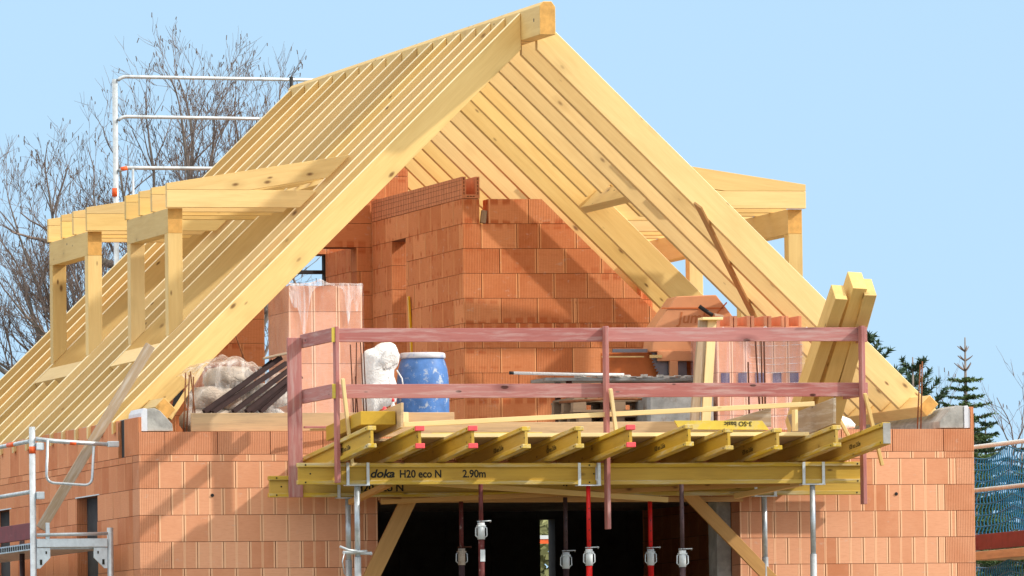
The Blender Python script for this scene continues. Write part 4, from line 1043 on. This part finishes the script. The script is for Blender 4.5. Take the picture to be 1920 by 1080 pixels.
# ================================================================ SCAFFOLDS
def scaf_pipe(name, a, b_, par, r=.024, mat=None): return pipe(name, [a, b_], r, mat or M['galv'], par)
sc1 = empty('scaffold', (-.9, .56, ZG), 'galvanised scaffold frame at the left side wall with a swing gate', 'scaffold')
XA, XB, YA = -.90, -.165, .56
scaf_pipe('standard', (XA, YA, ZG), (XA, YA, .35), sc1, .030); scaf_pipe('standard', (XB, YA, ZG), (XB, YA, -.60), sc1, .030)
for zz in (.155, .08): pass
pipe('orange_band', [(XA, YA, .10), (XA, YA, .165)], .0325, M['orange_tape'], sc1)
scaf_pipe('ledger', (XA-.02, YA+.02, .215), (XA-.02, 6.5, .215), sc1, .020); scaf_pipe('ledger', (XA-.02, YA+.02, -.26), (XA-.02, 6.5, -.26), sc1, .020)
pipe('orange_band', [(XA-.02, YA+.75, .215), (XA-.02, YA+1.1, .215)], .0215, M['orange_tape'], sc1)
gate = [(XA+.03, YA-.03, .235), (XA+.20, YA-.03, .215), (-.10, YA-.05, .175)]
pipe('gate_rail', gate, .020, M['galv'], sc1)
box('gate_latch', (-.19, YA-.085, .155), (-.085, YA-.015, .21), M['galv_lt'], sc1, .006)
pipe('orange_band', [(-.55, YA-.035, .198), (-.49, YA-.037, .195)], .0215, M['orange_tape'], sc1)
def rounded(pts, r, n=5):
    out = []
    for i, p in enumerate(pts):
        p = Vector(p)
        if i in (0, len(pts)-1): out.append(p); continue
        a = (Vector(pts[i-1])-p).normalized()*r; b_ = (Vector(pts[i+1])-p).normalized()*r
        for k in range(n+1):
            t = k/n; out.append((p+a)*(1-t)**2+p*2*t*(1-t)+(p+b_)*t**2)
    return out
yg = YA-.06
pipe('gate_loop', rounded([(-.765, yg, .225), (-.78, yg, -.175), (-.345, yg, -.205), (-.325, yg, .165)], .08), .013, M['galv'], sc1, 10)
for zz in (.13, -.33): box('wedge_bracket', (XA+.03, YA-.05, zz), (XA+.105, YA+.03, zz+.07), M['galv_lt'], sc1, .006)
box('transom', (XA+.03, YA-.025, -.78), (XB-.03, YA+.025, -.70), M['galv_lt'], sc1, .004); scaf_pipe('transom_tube', (XA+.03, YA-.03, -.665), (XB-.03, YA-.03, -.655), sc1, .016)
for x0, sg in ((XA+.03, 1), (XB-.03, -1)):
    prism('gusset', [(x0, -.785), (x0+sg*.13, -.785), (x0+sg*.13, -.88), (x0+sg*.03, -.98), (x0, -.98)], YA-.012, YA+.012, M['galv_lt'], sc1, (1, 0, 0), bev=.002)
    bm = bmesh.new(); bbox(bm, (x0+sg*.04, YA-.0135, -.92), (.022, .004, .05)); bbox(bm, (x0+sg*.09, YA-.0135, -.83), (.014, .004, .025)); bm_obj('slot', bm, M['ink'], sc1)
box('deck', (XA+.03, YA+.06, -.80), (XB-.03, 6.5, -.73), M['galv'], sc1, .004)
for i in range(16): box('slot', (XA+.023, YA+.33+i*.11, -.785), (XA+.0295, YA+.365+i*.11, -.745), M['ink'], sc1, 0)
bm = bmesh.new(); bbox(bm, (XA+.024, YA+1.75+.35, -.765), (.006, .26, .05)); bm_obj('orange_mark', bm, M['orange_tape'], sc1)
box('toe_board', (XA-.01, YA-.10+.2, -.70), (XA+.02, 6.5, -.545), M['deckred'], sc1, .004)
box('toe_clip', (XA+.12, YA-.02, -.72), (XA+.155, YA+.02, -.55), M['galv_lt'], sc1, .003)
scaf_pipe('inner_standard', (XA+.20, YA+1.6, ZG), (XA+.20, YA+1.6, -.66), sc1, .026, M['purple_steel'])
o = beam('leaning_board', (-.80, YA+.14, -.60), (.27, .70, 1.12), .095, .035, M['timber_old'], up=(0, 1, 0)); tag(o, 'long weathered board leaning from the scaffold deck up to the left roof slope', 'board')
# rear scaffold
Y2 = 12.0
sc2 = empty('scaffold', (2.24, Y2, ZG), 'galvanised scaffold rails rising behind the left roof slope', 'scaffold')
scaf_pipe('standard', (2.235, Y2, ZG), (2.245, Y2, 4.47), sc2, .030)
for zz in (4.49, 4.065):
    pipe('guard_tube', rounded([(2.27, Y2-.03, zz-.035), (2.32, Y2-.03, zz+.005), (7.0, Y2-.03, zz-.05)], .04), .019, M['galv'], sc2)
pipe('guard_tube', rounded([(2.27, Y2-.03, 3.49), (2.34, Y2-.03, 3.525), (7.0, Y2-.03, 3.50)], .04), .021, M['galv'], sc2)
scaf_pipe('upright', (2.42, Y2-.05, 2.0), (2.42, Y2-.05, 3.51), sc2, .014)
pipe('orange_band', [(2.235, Y2, 3.22), (2.235, Y2, 3.31)], .033, M['orange_tape'], sc2); pipe('orange_band', [(2.29, Y2-.03, 3.508), (2.36, Y2-.03, 3.523)], .023, M['orange_tape'], sc2)
pipe('upright', [(4.12, Y2-.2, 4.2), (4.12, Y2-.2, 4.49)], .022, M['black'], sc2)
# right scaffold with blue net
XR = 9.2
sc3 = empty('scaffold', (XR, 2.6, ZG), 'scaffold with rails and maroon toe board at the right house wall', 'scaffold')
scaf_pipe('ledger', (XR, .6, .225), (XR, 9, .225), sc3, .022, M['galv_lt']); scaf_pipe('ledger', (XR, .6, -.205), (XR, 9, -.205), sc3, .022, M['galv'])
box('toe_board', (XR-.02, .6, -.80), (XR+.012, 3.55, -.645), M['deckred'], sc3, .004)
box('deck_board', (XR-.06, .6, -.90), (XR+.4, 3.60, -.815), M['plank_form'], sc3, .005)
box('toe_clip', (XR-.06, 3.56, -.83), (XR-.02, 3.66, -.62), M['white'], sc3, .003)
scaf_pipe('standard', (XR-.03, 3.66, ZG), (XR-.03, 3.66, -.80), sc3, .030); scaf_pipe('standard', (XR+.05, -1.2, ZG), (XR+.05, -1.2, .3), sc3, .03)
def net(y0, y1, zt1, zb, sag, label, x=XR+.05):
    bm = bmesh.new(); ny = int((y1-y0)/.07); rows_ = 7
    def P(y, t):
        s = ((y-y0)/(y1-y0)*4.0) % 1.0
        return Vector((x+.05*math.sin(y*2.1+t*2), y, zt1-(zt1-zb)*t-sag*math.sin(math.pi*s)*(1-.4*t)+.004*math.sin(y*3)))
    for r in range(rows_+1):
        t = r/rows_; tube(bm, [P(y0+(y1-y0)*i/(ny*1.0), t) for i in range(ny+1)], .0065, 4, cap=False)
    for i in range(int((y1-y0)/.095)):
        y = y0+i*.095
        tube(bm, [P(y+(.016 if r % 2 else -.016)+.10*(r/14), r/14) for r in range(15)], .0062, 4, cap=False)
    o = bm_obj('safety_net', bm, M['net'], None); tag(o, label, 'safety net', 'blue safety nets on the right scaffold'); return o
net(.5, 8.5, .20, -.62, .09, 'upper blue safety net hanging from the right scaffold rails')
net(.5, 8.5, -.92, -1.7, .05, 'lower blue safety net under the scaffold deck on the right')

# ================================================================ TREES
def grow(bm, rng, p, d, length, r, depth, tips, upb=.25, spread=.5, mat=0, minr=.003, kids=(2, 4)):
    n = 5; pts = [p.copy()]; q = p.copy(); dd = d.copy(); rr_ = [r]
    for i in range(n):
        dd = (dd+Vector((rng.gauss(0, .11), rng.gauss(0, .11), rng.gauss(0, .09)+upb*.16))).normalized()
        q = q+dd*length/n; pts.append(q.copy()); rr_.append(r*(1-.55*(i+1)/n))
    tube(bm, pts, rr_, 5 if r > .02 else 3, cap=False, mat=mat if r > .035 else 1)
    if depth <= 0: tips.append((q, dd)); return
    for i in range(rng.randint(*kids)):
        t = rng.uniform(.25, 1.0); k = min(n-1, int(t*n)); f = t*n-k
        P0 = pts[k].lerp(pts[k+1], f)
        ax = Vector((rng.gauss(0, 1), rng.gauss(0, 1), rng.gauss(0, .6))); ax = (ax-dd*ax.dot(dd)).normalized()
        nd = (dd*(1-spread*.5)+ax*spread*rng.uniform(.6, 1.3)+Vector((0, 0, upb))).normalized()
        grow(bm, rng, P0, nd, length*rng.uniform(.55, .8), max(minr, rr_[k+1]*rng.uniform(.5, .72)), depth-1, tips, upb, spread, mat, minr, kids)
def bare_tree(base, limbs, label, seed, r0=.28, trunk_to=None, depth=4, scale=1.0):
    rng = random.Random(seed)
    e = empty('bare_tree', base, label, 'tree', 'leafless trees behind the house')
    bm = bmesh.new(); tube(bm, [base, Vector(base)+Vector((.1, .1, 1.5)), trunk_to], [r0, r0*.85, r0*.7], 10); bm_obj('trunk', bm, M['bark'], e, Matrix.Translation(base))
    bm = bmesh.new(); tips = []
    for path, r, kid in limbs:
        pts = []; path = [Vector(p) for p in path]
        for a, b_ in zip(path, path[1:]):
            for k in range(4): pts.append(a.lerp(b_, k/4)+Vector((rng.gauss(0, .02), rng.gauss(0, .02), rng.gauss(0, .02))))
        pts.append(path[-1]); n = len(pts); rs = [r*(1-.72*i/(n-1)) for i in range(n)]
        tube(bm, pts, rs, 7, cap=False)
        for i in range(kid):
            t = rng.uniform(.2, 1); k = min(n-2, int(t*(n-1))); P0 = pts[k]; dd = (pts[k+1]-pts[k]).normalized()
            ax = Vector((rng.gauss(0, 1), rng.gauss(0, .8), rng.gauss(.5, .5))); nd = (dd*.5+ax.normalized()*.8+Vector((0, 0, .35))).normalized()
            grow(bm, rng, P0, nd, rng.uniform(.75, 1.3)*scale, max(.012, rs[k]*.5), depth-1, tips, .22, .55)
        grow(bm, rng, pts[-1], (pts[-1]-pts[-2]).normalized(), 1.0*scale, rs[-1], depth-1, tips, .22, .5)
    # drooping catkins and buds at the tips
    for q, dd in tips:
        if rng.random() < .3: tube(bm, [q, q+Vector((rng.gauss(0, .01), 0, -.03-.04*rng.random()))], .006, 3, cap=False, mat=2)
    bm_obj('crown', bm, [M['bark'], M['twig'], M['bud']], e, Matrix.Translation(base))
    return e
# big leafless tree left; its limbs fan out behind the roof
YT = 30.0
rt = random.Random(11); limbs = []
hubs = [(7.3, 1.2), (6.6, 2.3), (6.9, 3.3), (5.7, 2.1), (7.7, 2.6)]
for tx, tz, hb, r in [(4.55, 4.7, 3, .035), (4.9, 4.1, 3, .04), (5.15, 5.0, 3, .045), (5.6, 4.9, 3, .04), (5.95, 5.2, 1, .045), (6.35, 5.6, 1, .05), (6.65, 5.85, 2, .05), (6.85, 5.9, 2, .055), (7.2, 5.75, 2, .05),
                      (7.55, 5.7, 4, .05), (7.9, 5.75, 4, .05), (8.3, 5.4, 4, .045), (4.5, 3.5, 3, .05), (4.35, 2.9, 0, .05), (4.4, 2.2, 0, .05), (5.3, 3.6, 3, .05), (6.0, 4.2, 1, .05), (7.5, 4.6, 2, .05), (5.0, 2.9, 0, .05), (8.1, 4.6, 4, .05), (6.3, 3.4, 1, .05)]:
    tz -= .55; hx, hz = hubs[hb]; mx, mz = hx+(tx-hx)*.62, hz+(tz-hz)*.38; yy = YT+rt.uniform(-.7, .7)
    limbs.append(([(hx, YT, hz), (mx, yy, mz), (tx, yy, tz)], r, 12))
limbs.append(([(7.3, YT, 1.0), (6.2, YT, 1.5), (5.2, YT, 1.55), (4.3, YT, 2.25)], .10, 6)); limbs.append(([(6.6, YT, 2.3), (6.1, YT, 3.3), (5.3, YT, 3.75), (4.9, YT, 3.8)], .075, 6)); limbs.append(([(5.2, YT, 1.55), (4.9, YT, 2.4), (4.7, YT, 3.3)], .06, 6))
for hx, hz, gx, gz in ((7.3, 1.2, 6.6, 2.3), (6.6, 2.3, 6.9, 3.3), (7.3, 1.2, 5.7, 2.1), (7.3, 1.2, 7.7, 2.6)):
    limbs.append(([(hx, YT, hz), ((hx+gx)/2+.1, YT, (hz+gz)/2-.1), (gx, YT, gz)], .09, 4))
bare_tree(Vector((7.4, YT, ZG)), limbs, 'large leafless tree with catkins behind the left roof slope', 5, .26, Vector((7.3, YT, 1.3)), scale=.62, depth=4)
bare_tree(Vector((9.1, YT+3, ZG)), [
    ([(9.0, YT+3, 1.0), (8.4, YT+3, 2.0), (7.9, YT+3, 2.9)], .09, 9),
    ([(9.1, YT+3, 1.0), (9.2, YT+3, 2.2), (9.0, YT+3, 3.0)], .09, 8),
    ([(8.9, YT+3, .4), (8.0, YT+3, .9), (7.2, YT+3, 1.6)], .08, 9)],
    'second leafless tree seen through the open window of the house', 15, .22, Vector((9.0, YT+3, 1.0)), depth=3, scale=.7)
bare_tree(Vector((18.3, 34, ZG)), [([(18.3, 34, -.6), (18.1, 34, .6), (17.9, 34, 1.5)], .03, 10), ([(18.4, 34.3, -.6), (18.6, 34, .4), (18.9, 34, 1.5)], .03, 10)],
    'thin leafless tree at the far right edge behind the conifers', 25, .1, Vector((18.3, 34, -.6)), depth=3, scale=.6)

def conifer(base, h, rad, label, seed, pine=False, bare_top=0.0, dens=1.0, mat='needle'):
    rng = random.Random(seed); e = empty('conifer', base, label, 'tree', 'conifers behind the right side of the house')
    B = Vector(base); bm = bmesh.new(); tube(bm, [B, B+Vector((0, 0, h*.55)), B+Vector((0, 0, h))], [.12, .07, .008], 7); bm_obj('trunk', bm, M['bark'], e, Matrix.Translation(B))
    bm = bmesh.new()
    def needles(p0, d, L, nl, w_):
        d = d.normalized(); n = max(3, int(L/.016*dens))
        for i in range(n):
            t = i/n; p = p0+d*L*t; a = Vector((rng.gauss(0, 1), rng.gauss(0, 1), rng.gauss(0, 1))); a = (a-d*a.dot(d)).normalized()
            nd = (a+d*.9).normalized()*nl*rng.uniform(.7, 1.1); s = nd.cross(Vector((rng.gauss(0, 1), rng.gauss(0, 1), rng.gauss(0, 1)))).normalized()*w_
            v1, v2, v3 = bm.verts.new(p-s), bm.verts.new(p+s), bm.verts.new(p+nd); f = bm.faces.new((v1, v2, v3)); f.material_index = 0
    z = h*.40
    while z < h*.995:
        t = 1-(z/h); L = rad*min(1, (t*2.3+.05) if not pine else (t*5+.28))*rng.uniform(.7, 1.2); nb = 6 if not pine else 4
        bare = z > h-bare_top
        for k in range(nb):
            a = rng.uniform(0, 2*math.pi); up_ = (.55 if pine else .12)+(.5 if bare else 0)
            d = Vector((math.cos(a), math.sin(a), up_)).normalized(); p = B+Vector((0, 0, z)); pts = [p]; q = p; nseg = 4
            for i in range(nseg):
                d2 = (d+Vector((0, 0, (.18*i if pine else -.10+.09*i)))).normalized(); q = q+d2*L/nseg; pts.append(q)
            tube(bm, pts, [.016, .012, .010, .007, .004], 3, cap=False, mat=1)
            if bare and rng.random() < .8: continue
            for i in range(nseg):
                if i == 0 and L > .5: continue
                needles(pts[i], pts[i+1]-pts[i], L/nseg, .085 if pine else .05, .014)
                for sd in (-1, 1):
                    for q2 in range(2):
                        s = Vector((-math.sin(a), math.cos(a), 0))*sd; f = rng.random()
                        sdv = (s*.8+d*.8+Vector((0, 0, .6 if pine else -.05))).normalized(); P0 = pts[i].lerp(pts[i+1], f); sl_ = L*.30*rng.uniform(.5, 1.1)
                        needles(P0, sdv, sl_, .085 if pine else .045, .014)
        z += (.13 if not pine else .20)*rng.uniform(.8, 1.2)*(1 if z > h*.62 else 2.5)
    bm_obj('crown', bm, [M[mat], M['twig']], e, Matrix.Translation(B))
    return e
conifer((16.25, 30, ZG), 6.85, .62, 'dark pine with upright shoots just behind the right rafter foot', 1, True)
conifer((15.95, 31, ZG), 7.2, .55, 'dark pine mostly hidden behind the right rafters', 2, True)
conifer((16.95, 30, ZG), 7.1, .95, 'slim spruce with a bare leader above the right wall corner', 3, False, .55, mat='needle2')
conifer((17.65, 32, ZG), 6.2, 1.1, 'shorter spruce right of the one with the bare leader', 4, False, 0, mat='needle')
for i, (x, y, h) in enumerate([(16.9, 34, 5.75), (17.5, 35, 5.9), (18.4, 34, 6.2), (17.9, 33, 5.6), (19.2, 35, 5.9), (18.8, 36, 5.4), (18.1, 36.5, 5.8)]):
    conifer((x, y, ZG), h, 1.5, ['low', 'broad', 'rightmost low', 'squat', 'outermost low', 'hindmost', 'second hindmost'][i]+' conifer in the green mass behind the blue net', 40+i, False, 0, 1.3, mat='needle2' if i % 2 else 'needle')
# hedge and tape seen through the garage window
bm = bmesh.new(); rng = random.Random(8)
for i in range(9000):
    p = Vector((rng.uniform(9.0, 11.6), rng.uniform(24.6, 26), rng.uniform(ZG, 1.1))); a = Vector((rng.gauss(0, 1), rng.gauss(0, 1), rng.gauss(0, 1))).normalized()*.22; b_ = a.cross(Vector((0, 1, 0)))*.5
    bm.faces.new([bm.verts.new(p), bm.verts.new(p+a), bm.verts.new(p+b_)])
o = bm_obj('hedge', bm, plain('hedge_leaves', (.20, .21, .09), .8, 0, .5, 1.2), None); tag(o, 'yellow-green hedge seen through the slot window of the garage', 'hedge')
o = box('barrier_board', (9.2, 24.0, -.20), (10.6, 24.03, -.10), M['orange_tape'], None, 0); tag(o, 'red and white barrier board in front of the hedge, seen through the garage slot window', 'barrier board')
box('white_stripe', (9.2, 23.99, -.145), (10.6, 23.998, -.10), M['white'], o, 0)
